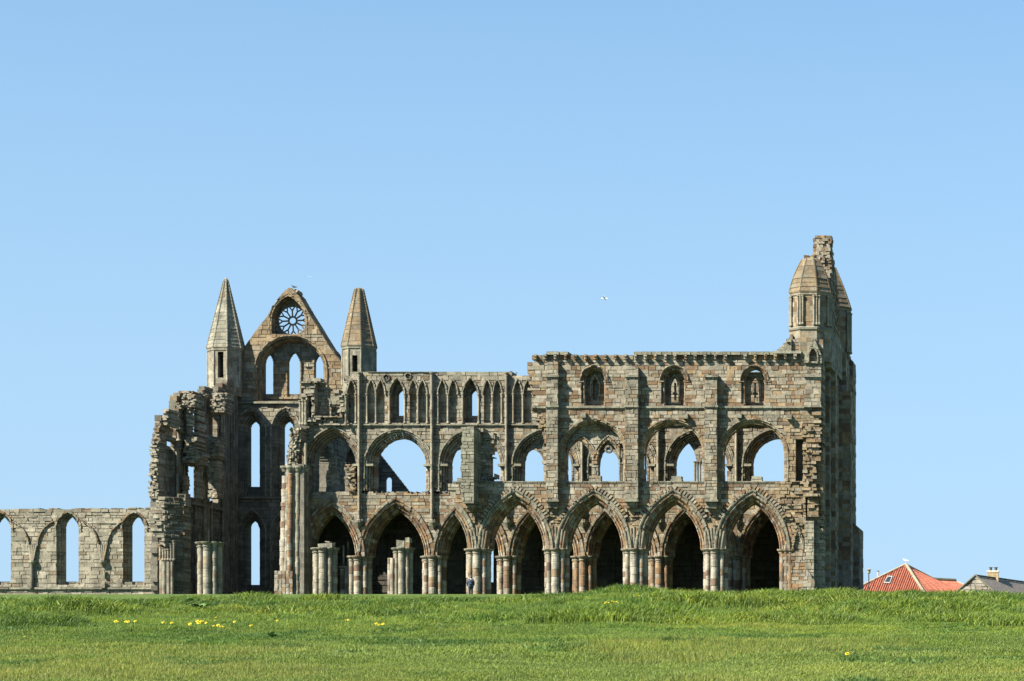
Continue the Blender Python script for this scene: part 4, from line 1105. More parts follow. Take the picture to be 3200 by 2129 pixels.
# drum below turret
mb=MB(); z=wz(1135,Yt)
while z<wz(1036,Yt):
    h_=.34; k=1.50/math.cos(math.pi/8)
    ang=[math.radians(22.5)+2*math.pi*i/8 for i in range(9)]
    for i in range(8):
        c=[0,random.uniform(.3,.45),random.uniform(.55,.75),1]; A=Vector((wx(2534,Yt)+k*math.cos(ang[i]),Yt+k*math.sin(ang[i]),z)); B=Vector((wx(2534,Yt)+k*math.cos(ang[i+1]),Yt+k*math.sin(ang[i+1]),z))
        for q in range(3):
            a_,b_=A.lerp(B,c[q]),A.lerp(B,c[q+1]); mb.face([a_,b_,b_+Vector((0,0,h_)),a_+Vector((0,0,h_))],pcol('grey'))
    z+=h_
mb.lathe(wx(2534,Yt),Yt,[(1.62,wz(1042,Yt)),(1.72,wz(1038,Yt)),(1.72,wz(1032,Yt)),(1.5,wz(1026,Yt))],n=8,pal='lichen',rot=math.radians(22.5))
mb.build('turret_drum',STONE,AB)
Yn2=212.3
et(wx(2597,Yn2),Yn2,0,'shaded far corner turret with narrow spire',wz(836,Yn2),(.34,.05),wz(1120,Yn2),wz(965,Yn2))
eb(wx(2560,Yn2),wx(2650,Yn2),Yn2-1.5,Yn2+1.5,25,wz(1110,Yn2),'mixed',name='turret_drum')
# gable fragment between the turrets, seen end on
W=Wall(u(202.6),u(212.2),v(37.4),v(25.8),3,planeE(wx(2598,205.6)),1.22,103,ch=(9,13),bl=(12,26),pal='mixed')
W.S|=W.poly([(u(205.0),v(25)),(u(204.9),v(31)),(u(205.5),v(36.4)),(u(206.0),v(36.75)),(u(208.2),v(34.4)),(u(211.0),v(32.0)),(u(212.2),v(31.0)),(u(212.2),v(25))])
W.J[:]=.05; W.names=['gable_fragment']; W.finish(AB)
stack('gable_fragment',wx(2546,205.4),wx(2596,205.4),205.05,206.2,wz(900,205.4),wz(743,205.4),'mixed',lean=(0,.05),jit=.05,hh=(.16,.3),label='broken rubble end of the gable rising behind the turret')
stack('gable_fragment',wx(2538,205.4),wx(2560,205.4),205.2,206.2,wz(870,205.4),wz(790,205.4),'mixed',lean=(.25,0),jit=.06,hh=(.16,.3))
# roof-slope remnant left of the turret + ledge
mb=MB()
for k in range(9):
    f=k/8; a=wx(2420+ (2472-2420)*f**.8,Y0+.6); z=wz(1104-6.5*k,Y0)
    mb.box((a,Y0+.2,z),(wx(2476,Y0),Y0+1.4,z+.17),pcol('lichen' if k<3 else 'grey'),jit=.02)
mb.box((wx(2418,Y0),Y0-.38,wz(1106,Y0)),(wx(2506,Y0),Y0+.3,wz(1099,Y0)),pcol('lichen'),jit=.02)
mb.build('roof_remnant',STONE,AB)
# little gablet niche on the corner pilaster
W=Wall(2508,2572,1040,1140,1.5,planeS(Y0-.62),.8,105,ch=(7,10),bl=(10,20),pal='lichen')
W.S|=W.poly([(2513,1136),(2514,1115),(2527,1090),(2538,1058),(2545,1058),(2556,1085),(2567,1110),(2568,1136)])
r=W.r(2541,1112,12,1089); m=(r<0)&(W.V<1130); W.D[m]=-.35; W.ST[m]=PI['brown']; m=(r>=0)&(r<4)&(W.V<1132); W.D[m]=.1
W.names=['gablet']; W.finish(AB)
# dark stair turret mass joining the corner above the pilaster
eb(wx(2545,Y0+1.5),wx(2600,Y0+2.2),Y0+1.2,Y0+9,wz(1150,Y0+1.5),wz(1040,Y0+4),'grey',name='end_wall')
for (px0,px1,yy) in ((2640,2656,1112),(2645,2666,1128),(2650,2671,1140)):
    mb=MB(); mb.box((wx(px0,214.5),213.4,wz(1175,214.5)),(wx(px1,214.5),215.4,wz(yy,214.5)),pcol('dark'),jit=.03); mb.build('weathered_step',STONE,AB)

# ================================================================== free-standing pier stumps
def stump(px0,px1,yc,Y,seed,label,extra):
    cx=(px0+px1)/2; t=empty('ruined_pier',(wx(cx,Y),Y,GZ),label=label,cat='pier',group='pier stumps standing in front of the abbey')
    R=(px1-px0)/2*Y/F
    pier(t,wx(cx,Y),Y,R*.92,wz(yc,Y),GZ-.2,seed=seed,cap_pal='lichen',ragged=0,pal='buff')
    extra(t,cx,Y)
    return t
def ex1(t,cx,Y):
    pass
def ex2(t,cx,Y):
    m=MB(); z=wz(1713,Y)
    for (a,b,c,d) in ((998,1018,1713,1700),(1016,1042,1713,1697),(1020,1032,1697,1694)): m.box((wx(a,Y),Y-.3,wz(c,Y)),(wx(b,Y),Y+.4,wz(d,Y)),pcol('lichen'),jit=.05)
    m.build('broken_springer',STONE,t)
def ex3(t,cx,Y):
    m=MB()
    for (a,b,c,d,p) in ((1243,1267,1713,1690,'lichen'),(1268,1282,1713,1696,'ochre'),(1269,1284,1696,1680,'lichen')): m.box((wx(a,Y),Y-.3,wz(c,Y)),(wx(b,Y),Y+.3,wz(d,Y)),pcol(p),jit=.04)
    m.build('broken_springer',STONE,t)
    m=MB(); z=GZ-.2; zt=wz(1748,Y)
    while z<zt: 
        h_=random.uniform(.3,.5); m.lathe(wx(1220,Y),Y-.1,[(.19,z),(.19,z+h_-.02),(.17,z+h_)],n=12,pal='pale'); m.lathe(wx(1230,Y),Y-.35,[(.15,z),(.15,z+h_-.02),(.14,z+h_)],n=12,pal='pale'); z+=h_
    m.build('broken_shaft',STONE,t)
stump(615,697,1695,Y0+1,31,'low clustered pier stump with flat capital before the shaded transept',ex1)
stump(976,1056,1713,Y0+1,32,'clustered pier stump with small broken block before the first arcade arch',ex2)
stump(1228,1292,1713,Y0+1,33,'narrow pier stump crowned by two stacked stones before the second arch',ex3)

# ================================================================== terrain
def crest_k(px):
    xs=[-400,0,300,500,860,1200,1600,1750,1850,2000,2100,2400,2600,2700,3000,3200,3600]
    ys=[1870,1868,1864,1862,1858,1862,1858,1851,1843,1838,1844,1842,1839,1846,1854,1856,1860]
    return (VY-np.interp(px,xs,ys)-0)/(VY-1856)
PY_=[-60,0,10,28,40,46,60,75,88,97,120,160,192,260,600,3000]
PZ_=[-6,-1.6,-.9,.33,1.15,1.55,2.48,3.35,4.02,4.36,4.9,6.4,8.75,8.75,2.0,-40.]
def ground(x,y):
    x=np.asarray(x,float); y=np.asarray(y,float)
    z=np.interp(y,PY_,PZ_)
    px=VX+F*x/np.maximum(y,5.); k=crest_k(np.clip(px,-400,3600))
    w=np.clip((y-30)/40,0,1)*np.clip((150-y)/40,0,1)
    z=z*(1+(k-1)*w)
    z=z-(.40+.16*np.exp(-((px-1400)/230)**2))*np.clip((y-50)/35,0,1)*np.clip((150-y)/45,0,1)
    near=np.clip((120-y)/30,0,1)
    bank=np.clip((y-44)/10,0,1)*.6+.4
    z=z+near*bank*(.30*(vnoise(x,y,2.3,5)-.5)+.20*(vnoise(x,y,.9,6)-.5))
    return z
ys=np.concatenate([np.arange(-60,20,5.),np.arange(20,26,1.),np.arange(26,112,.35),np.arange(112,200,4.),np.arange(200,300,10.),np.array([340,400,500,700,1000,1500,2200,3000.])])
ncol=230
V=[];
for y in ys:
    c=-.23*max(y,20)-0.0; hw=max(.42*max(y,24),34)+(0 if y<115 else 30)+ (0 if y<300 else (y-300)*1.2)
    t=np.linspace(-1,1,ncol); xs_=c+hw*t
    V.append(np.stack([xs_,np.full(ncol,y),ground(xs_,np.full(ncol,y))],1))
V=np.concatenate(V); ny_=len(ys)
jj,ii=np.meshgrid(np.arange(ny_-1),np.arange(ncol-1),indexing='ij'); b=(jj*ncol+ii).ravel()
Q=np.stack([b,b+1,b+ncol+1,b+ncol],1)
m,n,l,bs=new_mat('meadow soil and thatch')
t1=noise(n,l,.35,6,.6); r1=ramp(n,[(.3,(.035,.062,.012)),(.55,(.06,.095,.02)),(.75,(.11,.115,.04))]); l.new(t1.outputs[0],r1.inputs[0])
t2=noise(n,l,9,4,.6); r2=ramp(n,[(.3,(.6,.6,.6)),(.7,(1.3,1.3,1.3))]); l.new(t2.outputs[0],r2.inputs[0])
l.new(mix(n,l,r1.outputs[0],r2.outputs[0],1.0,'MULTIPLY'),bs.inputs['Base Color']); bs.inputs['Roughness'].default_value=1; bs.inputs['Specular IOR Level'].default_value=.1
go=raw_mesh('ground',V,Q,None,m,smooth=True); tag(go,kind='structure')

# ------------------------------------------------------------------ grass (one stuff object, instanced tufts)
def grass_mat():
    m,n,l,b=new_mat('meadow grass blades')
    oi=n.new('ShaderNodeObjectInfo')
    at=n.new('ShaderNodeAttribute'); at.attribute_name='Col'
    big=noise(n,l,.22,4,.6); rb=ramp(n,[(.28,(.054,.108,.014)),(.50,(.094,.156,.019)),(.72,(.142,.188,.026))]); l.new(big.outputs[0],rb.inputs[0])
    md=noise(n,l,1.3,3,.6); rm=ramp(n,[(.3,(.58,.66,.66)),(.7,(1.4,1.28,1.05))]); l.new(md.outputs[0],rm.inputs[0])
    c=mix(n,l,rb.outputs[0],rm.outputs[0],1.0,'MULTIPLY')
    rr=ramp(n,[(0,(.72,.80,.85)),(.5,(1,1,1)),(1,(1.32,1.18,1.0))]); l.new(oi.outputs['Random'],rr.inputs[0])
    c=mix(n,l,c,rr.outputs[0],1.0,'MULTIPLY')
    # drier, browner sward on the lower field nearest the viewer
    g=n.new('ShaderNodeNewGeometry'); sp=n.new('ShaderNodeSeparateXYZ'); l.new(g.outputs['Position'],sp.inputs[0])
    dn=noise(n,l,.5,5,.65,sc3=(1,.35,1)); ad=n.new('ShaderNodeMath'); ad.operation='MULTIPLY_ADD'; l.new(dn.outputs[0],ad.inputs[0]); ad.inputs[1].default_value=-20; 
    l.new(sp.outputs['Y'],ad.inputs[2])
    mr=n.new('ShaderNodeMapRange'); mr.inputs['From Min'].default_value=22; mr.inputs['From Max'].default_value=35; mr.inputs['To Min'].default_value=.5; mr.inputs['To Max'].default_value=0; l.new(ad.outputs[0],mr.inputs['Value'])
    c=mix(n,l,c,(.135,.168,.034),mr.outputs[0])
    c=mix(n,l,c,at.outputs['Color'],1.0,'MULTIPLY')
    l.new(c,b.inputs['Base Color']); b.inputs['Roughness'].default_value=.55; b.inputs['Specular IOR Level'].default_value=.3
    tr=n.new('ShaderNodeBsdfTranslucent'); l.new(c,tr.inputs[0]); ms=n.new('ShaderNodeMixShader'); ms.inputs[0].default_value=.28
    out=n['Material Output']; l.new(b.outputs[0],ms.inputs[1]); l.new(tr.outputs[0],ms.inputs[2]); l.new(ms.outputs[0],out.inputs['Surface'])
    return m
GM=grass_mat()
tufts=bpy.data.collections.new('tuft_kinds')
def tuft(nb,h,spread,lean,wid,straw,seed,tn=(1,1,1)):
    g=np.random.default_rng(seed); V=[];Fc=[];Cc=[]
    for k in range(nb):
        a=g.uniform(0,6.28); rad=spread*math.sqrt(g.random()); x=rad*math.cos(a); y=rad*math.sin(a)
        hh=h*g.uniform(.45,1.15); d=g.uniform(0,6.28); bend=g.uniform(.15,.7)*hh
        dx=math.cos(d)*bend+lean*hh; dy=math.sin(d)*bend; w=wid*g.uniform(.7,1.3); wa=g.uniform(0,3.14)
        ox,oy=math.cos(wa)*w,math.sin(wa)*w
        i=len(V)
        V+=[(x-ox,y-oy,-.02),(x+ox,y+oy,-.02),(x+dx*.35+ox*.8,y+dy*.35+oy*.8,hh*.6),(x+dx*.35-ox*.8,y+dy*.35-oy*.8,hh*.6),(x+dx,y+dy,hh*g.uniform(.82,1.0))]
        Fc+=[(i,i+1,i+2,i+3),(i+3,i+2,i+4)]
        c=(1.9,1.35,1.9) if g.random()<straw else tuple(np.array(tn)*g.uniform(.6,1.4)); Cc+=[c,c]
    me=bpy.data.meshes.new('grass_tuft'); me.from_pydata(V,[],Fc); me.materials.append(GM)
    at=me.attributes.new('Col','FLOAT_COLOR','FACE'); cc=np.ones((len(Fc),4),dtype=np.float32); cc[:,:3]=np.array(Cc); at.data.foreach_set('color',cc.ravel())
    o=bpy.data.objects.new('grass_tuft',me); tufts.objects.link(o); return o
for k in range(3): tuft(34,.048,.15,.08,.0028,.05,k)          # 0-2 short sward
for k in range(3): tuft(32,.13,.14,.13,.0045,.05,10+k)      # 3-5 long bank grass
tuft(26,.15,.13,.3,.004,.45,20)                             # 6 straw
tuft(40,.135,.13,.12,.005,.04,21)
tuft(34,.12,.12,.05,.009,.0,22,(.62,.80,1.0))         # 8 darker broad-bladed clumps                             # 7 tall clump
g=np.random.default_rng(5)
N=360000
# sample proportional to seen area: density ~ 1/Y
yy=26.5*np.exp(g.random(N)*math.log(104/26.5))**1.0
xl=(-150-VX)*yy/F-2.5; xr=(3350-VX)*yy/F+3
xx=xl+(xr-xl)*g.random(N)
# a thinner fringe of grass beyond both sides of the view
M_=110000; y2=24*np.exp(g.random(M_)*math.log(104/24)); sd_=np.where(g.random(M_)<.5,-1,1); l2=(-150-VX)*y2/F-2.5; r2_=(3350-VX)*y2/F+3
x2=np.where(sd_<0,l2-13*g.random(M_),r2_+13*g.random(M_)); xx=np.concatenate([xx,x2]); yy=np.concatenate([yy,y2]); N+=M_
zz=ground(xx,yy)
pn=vnoise(xx,yy,3.1,11); pn2=vnoise(xx,yy,1.1,12); dry=vnoise(xx,yy,2.0,13)
onbank=(yy+vnoise(xx,yy,6,14)*5)>47
kind=np.where(onbank, 3+g.integers(0,3,N), g.integers(0,3,N))
cl_=np.clip((pn*.55+pn2*.6-.62)*5,0,1)
kind=np.where(onbank&(g.random(N)<cl_*.7),7,kind)
kind=np.where((~onbank)&(dry>.62)&(g.random(N)<.25),6,kind)
dk=vnoise(xx,yy,.7,31)*.6+vnoise(xx,yy,2.7,32)*.5
kind=np.where((dk>np.where(onbank,.70,.76))&(g.random(N)<np.where(onbank,.6,.3)),8,kind)
kind=np.where((onbank)&(dry>.8)&(g.random(N)<.12),6,kind)
scl=g.uniform(.7,1.25,N)*np.where((~onbank)&(kind>5),.6,1)*np.where(onbank,.55+.55*pn2+1.0*cl_,.8+.5*pn)*np.where(onbank,np.clip(.8+(yy-47)/90,.8,1.3),1)
pm=bpy.data.meshes.new('grass'); pm.vertices.add(N); pm.vertices.foreach_set('co',np.stack([xx,yy,zz],1).astype(np.float32).ravel())
for nm,ar,ty in (('kind',kind.astype(np.int32),'INT'),('scl',scl.astype(np.float32),'FLOAT'),('rot',np.where(g.random(N)<.5,g.uniform(-3.1,3.1,N),g.uniform(-.9,.9,N)).astype(np.float32),'FLOAT')):
    a=pm.attributes.new(nm,ty,'POINT'); a.data.foreach_set('value',ar)
pm.materials.append(GM)
gr=bpy.data.objects.new('grass',pm); C.objects.link(gr); tag(gr,label='long windblown meadow grass covering the slope below the ruin',cat='grass',kind='stuff')
ng=bpy.data.node_groups.new('grass_scatter','GeometryNodeTree')
ng.interface.new_socket('Geometry',in_out='INPUT',socket_type='NodeSocketGeometry'); ng.interface.new_socket('Geometry',in_out='OUTPUT',socket_type='NodeSocketGeometry')
N_=ng.nodes; L_=ng.links; gi=N_.new('NodeGroupInput'); gout=N_.new('NodeGroupOutput')
m2p=N_.new('GeometryNodeMeshToPoints'); ip=N_.new('GeometryNodeInstanceOnPoints'); ci=N_.new('GeometryNodeCollectionInfo')
ci.inputs['Collection'].default_value=tufts; ci.inputs['Separate Children'].default_value=True; ci.inputs['Reset Children'].default_value=True
ip.inputs['Pick Instance'].default_value=True
def na(nm,ty):
    x=N_.new('GeometryNodeInputNamedAttribute'); x.data_type=ty; x.inputs['Name'].default_value=nm; return x
k_=na('kind','INT'); s_=na('scl','FLOAT'); r_=na('rot','FLOAT'); cx_=N_.new('ShaderNodeCombineXYZ')
L_.new(gi.outputs[0],m2p.inputs[0]); L_.new(m2p.outputs[0],ip.inputs['Points']); L_.new(ci.outputs[0],ip.inputs['Instance'])
L_.new(k_.outputs[0],ip.inputs['Instance Index']); L_.new(s_.outputs[0],ip.inputs['Scale'])
L_.new(r_.outputs[0],cx_.inputs[2]); L_.new(cx_.outputs[0],ip.inputs['Rotation']); L_.new(ip.outputs[0],gout.inputs[0])
md=gr.modifiers.new('scatter','NODES'); md.node_group=ng

def hit(px,py):
    """where the line of sight through a photo pixel meets the slope"""
    Y=np.arange(26,110,.05); x=(px-VX)*Y/F; z=(VY-py)*Y/F; g_=ground(x,Y); ok=g_>=z; i=int(np.argmax(ok)) if ok.any() else int(np.argmin(np.abs(Y-88)))
    return float(x[i]),float(Y[i]),float(g_[i])

# ------------------------------------------------------------------ dandelions and broad-leaved plants
YEL=plain('dandelion petals',(1.0,.78,.01),.6,var=.1); STEM=plain('flower stem',(.2,.34,.08),.6); LEAF=plain('dock leaf',(.16,.30,.06),.5,var=.3,scale=12)
fl=[(360,1969,1.2),(366,1973,.8),(392,1967,1.2),(399,1970,1.1),(421,1971,1),(508,1974,1),(535,1973,1.1),(592,1977,1.2),(615,1965,1.1),(620,1972,1.5),(627,1968,1),(634,1972,.9),(642,1972,.9),(667,1986,1),(680,1986,1.1),(689,1985,1),(697,1986,.8),(674,1957,.7),(670,1968,.7),(731,1969,.9),(783,1983,1.1),(865,1968,.9),(1080,1965,.8),(1087,1966,.7),(1174,1980,1),(1182,1981,1.1),(1195,1980,1.1),(1178,1903,.7),(1889,1906,1),(1893,1904,.9),(1901,1902,.8),(1911,1899,.9),(1918,1902,.8),(1926,1900,.9),(1930,1904,.8),(1995,1880,.8),(75,2018,.6),(2645,2079,1.6)]
random.seed(12)
ORD='first second third fourth fifth sixth seventh eighth ninth tenth eleventh twelfth thirteenth fourteenth fifteenth sixteenth seventeenth eighteenth nineteenth twentieth twenty-first twenty-second twenty-third twenty-fourth twenty-fifth twenty-sixth twenty-seventh twenty-eighth twenty-ninth thirtieth'.split()
rowf=sorted([f for f in fl if 1940<f[1]<1995]); upf=sorted([f for f in fl if f[1]<1930])
for i,(px,py,s) in enumerate(fl):
    x,y,z=hit(px,py); r=.022*s*y/42
    if py<1930: r=.020*s*y/60
    H_=.13+random.uniform(0,.03)
    t=empty('dandelion',(x,y,z),cat='flower',group='dandelions dotted in the meadow')
    f=(px,py,s)
    if f in rowf: t['label']=ORD[rowf.index(f)]+' yellow dandelion from the left in the row across the lower meadow'
    elif f in upf: t['label']=ORD[upf.index(f)]+' small dandelion from the left high on the bank below the arcade'
    elif px<100: t['label']='lone faint dandelion near the left edge of the meadow'
    else: t['label']='lone bright dandelion in the lower right of the meadow'
    m=MB(); m.tube((x,y,z-.02),(x+.01,y,z+H_),.004,.003,5); m.build('stem',STEM,t)
    m=MB(); n_=14; c0=Vector((x+.01,y-.01,z+H_)); tilt=random.uniform(.2,.9)
    for ring,(rr_,zz_) in enumerate(((1,.0),(.66,.3),(.33,.5))):
        for k in range(n_):
            a=2*math.pi*k/n_+ring*.2; d=Vector((math.cos(a),math.sin(a)*math.cos(tilt)+0,-math.sin(a)*-math.sin(tilt)))
            up=Vector((0,-math.sin(tilt),math.cos(tilt))); sd=up.cross(d).normalized()*r*.22
            tip=c0+d*r*rr_+up*r*zz_; m.face([c0-sd*.3,c0+sd*.3,tip+sd,tip-sd])
    m.build('flower_head',YEL,t)
def leafplant(px,py,s,n_,label,up=.5,name='dock_plant'):
    s*=1.25 if py<1950 else .85
    x,y,z=hit(px,py); t=empty(name,(x,y,z),label=label,cat='plant')
    m=MB()
    for k in range(n_):
        a=random.uniform(0,6.28); L_l=s*random.uniform(.6,1.1); w=L_l*random.uniform(.16,.26); e=random.uniform(up*.5,up*1.5)
        d=Vector((math.cos(a)*math.cos(e),math.sin(a)*math.cos(e),math.sin(e))); sd=Vector((-math.sin(a),math.cos(a),0))
        b0=Vector((x,y,z)); pr=[(0,.1),(.2,.6),(.45,1),(.7,.85),(.9,.4),(1,.02)]
        for (f0,w0),(f1,w1) in zip(pr,pr[1:]):
            q=lambda f,ww,sg: b0+d*L_l*f+Vector((0,0,-.35*L_l*f*f))+sd*w*ww*sg+Vector((0,0,abs(sg)*w*ww*.35))
            m.face([q(f0,w0,-1),q(f1,w1,-1),q(f1,w1,0),q(f0,w0,0)]); m.face([q(f0,w0,0),q(f1,w1,0),q(f1,w1,1),q(f0,w0,1)])
    m.build('leaves',LEAF,t); m=MB(); m.tube((x,y,z-.02),(x,y,z+s*.5),.006,.004,5); m.build('stem',STEM,t)
leafplant(585,1903,.34,26,'largest dock plant, broad leaves on the bank below the left pier stump',.8)
leafplant(625,1906,.30,16,'pale-leaved dock just right of the largest dock plant',.6)
leafplant(790,1868,.26,14,'dock on the crest beneath the dark transept lancet',.7)
leafplant(562,2028,.16,12,'small dark dock in the short turf below the dandelion row',.8)
leafplant(592,2029,.17,12,'dark dock with one upright leaf beside its small neighbour in the turf',.9)
leafplant(850,1998,.22,16,'bushy dark dock right of the dandelion row',1.1)
leafplant(2385,2035,.10,8,'tiny dock in the lower field toward the middle right',.9)
leafplant(2020,2113,.14,14,'spreading dock at the bottom edge of the meadow',.4)
leafplant(2780,2090,.13,14,'sprawling dock right of the lone dandelion',.4)
leafplant(2900,2092,.13,14,'sprawling dock in the lower right of the meadow, nearest the frame edge',.5)
# ================================================================== cottages at right
def rooftile_mat(name,base):
    m,n,l,b=new_mat(name)
    a=n.new('ShaderNodeAttribute'); a.attribute_name='Col'
    t=noise(n,l,3.5,5,.65); r=ramp(n,[(.3,(.65,.65,.65)),(.7,(1.25,1.2,1.15))]); l.new(t.outputs[0],r.inputs[0])
    l.new(mix(n,l,a.outputs['Color'],r.outputs[0],1.0,'MULTIPLY'),b.inputs['Base Color']); b.inputs['Roughness'].default_value=.8
    return m
TILE=rooftile_mat('clay pantiles',0)
SLATE=plain('slate roof',(.34,.29,.25),.7,var=.3,scale=4)
def pantile(name,A,B,D_,E,parent,pitch=.24,course=.40,amp=.075,pal=((.225,.064,.034),(.265,.085,.046),(.175,.052,.030)),bil=False):
    """roof quad: A eave left, B eave right, E ridge right, D ridge left"""
    A,B,D_,E=map(Vector,(A,B,D_,E)); up=(B-A).cross(D_-A).normalized()
    if up.z<0: up=-up
    L=(B-A).length; H=((D_+E)/2-(A+B)/2).length; ev=(B-A).normalized(); hv=((D_-A)-ev*(D_-A).dot(ev)).normalized()
    H=(D_-A).dot(hv); nu=int(L/pitch*6); nv=max(1,int(H/course)); mb=MB(); g=np.random.default_rng(4)
    a0=0; d0=(D_-A).dot(ev); e0=(E-A).dot(ev); bL=(B-A).dot(ev)
    for j in range(nv):
        f0,f1=j/nv,(j+1)/nv
        lo0=d0*f0; hi0=bL+(e0-bL)*f0; lo1=d0*f1; hi1=bL+(e0-bL)*f1
        for i in range(nu):
            u0,u1=i*pitch/6,(i+1)*pitch/6
            if bil:
                if u0>bL: continue
            elif u0<min(lo0,lo1)-.02 or u1>max(hi0,hi1)+.02: continue
            c=pal[(i//6*7+j*3+int(g.random()*1.3))%3]; 
            h=lambda u: amp*math.sin(u/pitch*2*math.pi)
            cl=lambda u,lo,hi: max(lo,min(hi,u))
            P=[]
            for (u_,f,lo,hi,lift) in ((u0,f0,lo0,hi0,.018),(u1,f0,lo0,hi0,.018),(u1,f1,lo1,hi1,.0),(u0,f1,lo1,hi1,.0)):
                uu=cl(u_,lo,hi)
                if bil:
                    w_=min(1,max(0,u_/bL)); P.append((A.lerp(B,w_)).lerp(D_.lerp(E,w_),f)+up*(h(u_)+lift+.04)); continue
                P.append(A+ev*uu+hv*H*f+up*(h(uu)+lift+.04))
            mb.face(P,c)
            mb.face([P[0],P[1],P[1]-up*.03,P[0]-up*.03],c)
    return mb.build(name,TILE,parent)
YC=262.0; zp=lambda py,Y=YC: wz(py,Y)
hx=lambda px,Y=YC: wx(px,Y)
CO=empty('cottage',(hx(2850),YC,GZ),label='cottage with orange-red pantiled hipped roof and cream ridge beside the ruin',cat='cottage')
ap=Vector((hx(2831),YC,zp(1766))); 
# eaves corners (front face turned to the left, second face to the right)
eL=Vector((hx(2640),YC-1.0,zp(1862))); eF=Vector((hx(2898),YC-3.6,zp(1862)-.0)); 
ap=Vector((hx(2831),YC,zp(1766)))
zE_=eL.z
ang=lambda px,Y:wx(px,Y)
pantile('roof',eL,eF,ap-(eF-eL).normalized()*.02,ap,CO)
rdg=Vector((hx(2920,YC+4.5),YC+4.5,zp(1812,YC+4.5)))
eR=Vector((ang(3065,YC+2.0),YC+2.0,zE_-.0))
pantile('roof',eF,eR,ap,rdg,CO,pitch=.3,course=.4,amp=.03,bil=True)
r2=Vector((ang(2988,YC+5),YC+5,zp(1817,YC+5))); r3=Vector((ang(2918,YC+4.5),YC+4.5,zp(1813,YC+4.5)))
pantile('roof',eR-Vector((4.0,-.4,0)),eR+Vector((1.2,0,-.3)),r3,r2,CO,pitch=.3,course=.4,amp=.03,bil=True)
CREAM=plain('ridge mortar and stone',(.42,.375,.27),.9,var=.25,scale=3); RIDD=plain('old ridge tiles',(.13,.125,.08),.9,var=.3)
def ridge(name,P,Q_,r,mat,n=24):
    m=MB(); P=Vector(P);Q_=Vector(Q_)
    for k in range(n):
        a=P.lerp(Q_,k/n); b=P.lerp(Q_,(k+.97)/n); m.tube(a,b,r*1.12,r*.95,8)
    return m.build(name,mat,CO)
ridge('ridge_tiles',eL+Vector((0,0,.1)),ap+Vector((0,0,.1)),.095,CREAM); ridge('ridge_tiles',eF+Vector((0,-.05,.1)),ap+Vector((0,0,.1)),.15,CREAM)
ridge('ridge_tiles',ap+Vector((0,0,.05)),rdg+Vector((0,0,.05)),.11,CREAM); ridge('ridge_tiles',r3+Vector((-.1,0,.08)),r2+Vector((0,0,.08)),.17,RIDD); ridge('ridge_tiles',r2,eR+Vector((1.4,0,-.2)),.09,CREAM)
WALLM=plain('pale cottage render',(.45,.40,.32),.9,var=.2)
m=MB(); 
pts=[(eL.x+.3,eL.y+.1),(eF.x-.1,eF.y+.35),(eR.x-.2,eR.y+.2),(eR.x-1,eR.y+7),(eL.x+.4,eL.y+7)]
for a,b in zip(pts,pts[1:]+pts[:1]): m.face([(a[0],a[1],GZ-1),(b[0],b[1],GZ-1),(b[0],b[1],zE_-.02),(a[0],a[1],zE_-.02)],(.4,.36,.28))
m.face([(p[0],p[1],zE_-.02) for p in pts],(.3,.3,.3))
m.build('wall',WALLM,CO)
# back slopes closing the roof
bk=MB(); bp_=Vector((hx(2760),YC+6,zE_)); 
bk.face([eL,ap,bp_],(.2,.06,.035)); bk.face([ap,rdg,bp_+Vector((6,3,0)),bp_],(.2,.06,.035)); bk.face([r3,r2,r2+Vector((.5,3,-1.6)),r3+Vector((0,3,-1.6))],(.2,.06,.035)); bk.build('roof',TILE,CO)
# skylight lying on the left slope
nrm=(eF-eL).cross(ap-eL).normalized(); nrm=nrm if nrm.z>0 else -nrm
ev=(eF-eL).normalized(); hv=nrm.cross(ev).normalized(); hv=hv if hv.z>0 else -hv
def onroof(px,py):
    # intersect the line of sight with the roof plane
    d=Vector(((px-VX)/F,1,(VY-py)/F)); t=eL.dot(nrm)/d.dot(nrm); return d*t
q=[onroof(2762,1825),onroof(2782,1826),onroof(2791,1804),onroof(2776,1803)]
m=MB(); up_=nrm*.16
fr=[p+up_ for p in q]; m.face(fr)
for k in range(4): m.face([q[k],q[(k+1)%4],fr[(k+1)%4],fr[k]])
FRM=plain('skylight frame',(.34,.35,.33),.5); sk=m.build('skylight',FRM,CO)
c_=sum(fr,Vector())/4; m=MB(); m.face([c_+(p-c_)*.74+nrm*.01 for p in fr]); GL=plain('skylight glass',(.03,.045,.06),.08); m.build('pane',GL,sk)
# flue
FW=plain('white enamel flue',(.78,.78,.76),.4,var=.05); DK=plain('dark metal',(.04,.045,.05),.5)
m=MB(); fx=hx(2744,YC+1.5); m.tube((fx,YC+1.5,zp(1822)),(fx,YC+1.5,zp(1784)),.085,.085,12); fo=m.build('flue_pipe',FW,CO)
m=MB(); m.tube((fx,YC+1.5,zp(1784)),(fx,YC+1.5,zp(1781.5)),.11,.11,12); m.build('flue_cap',DK,fo)
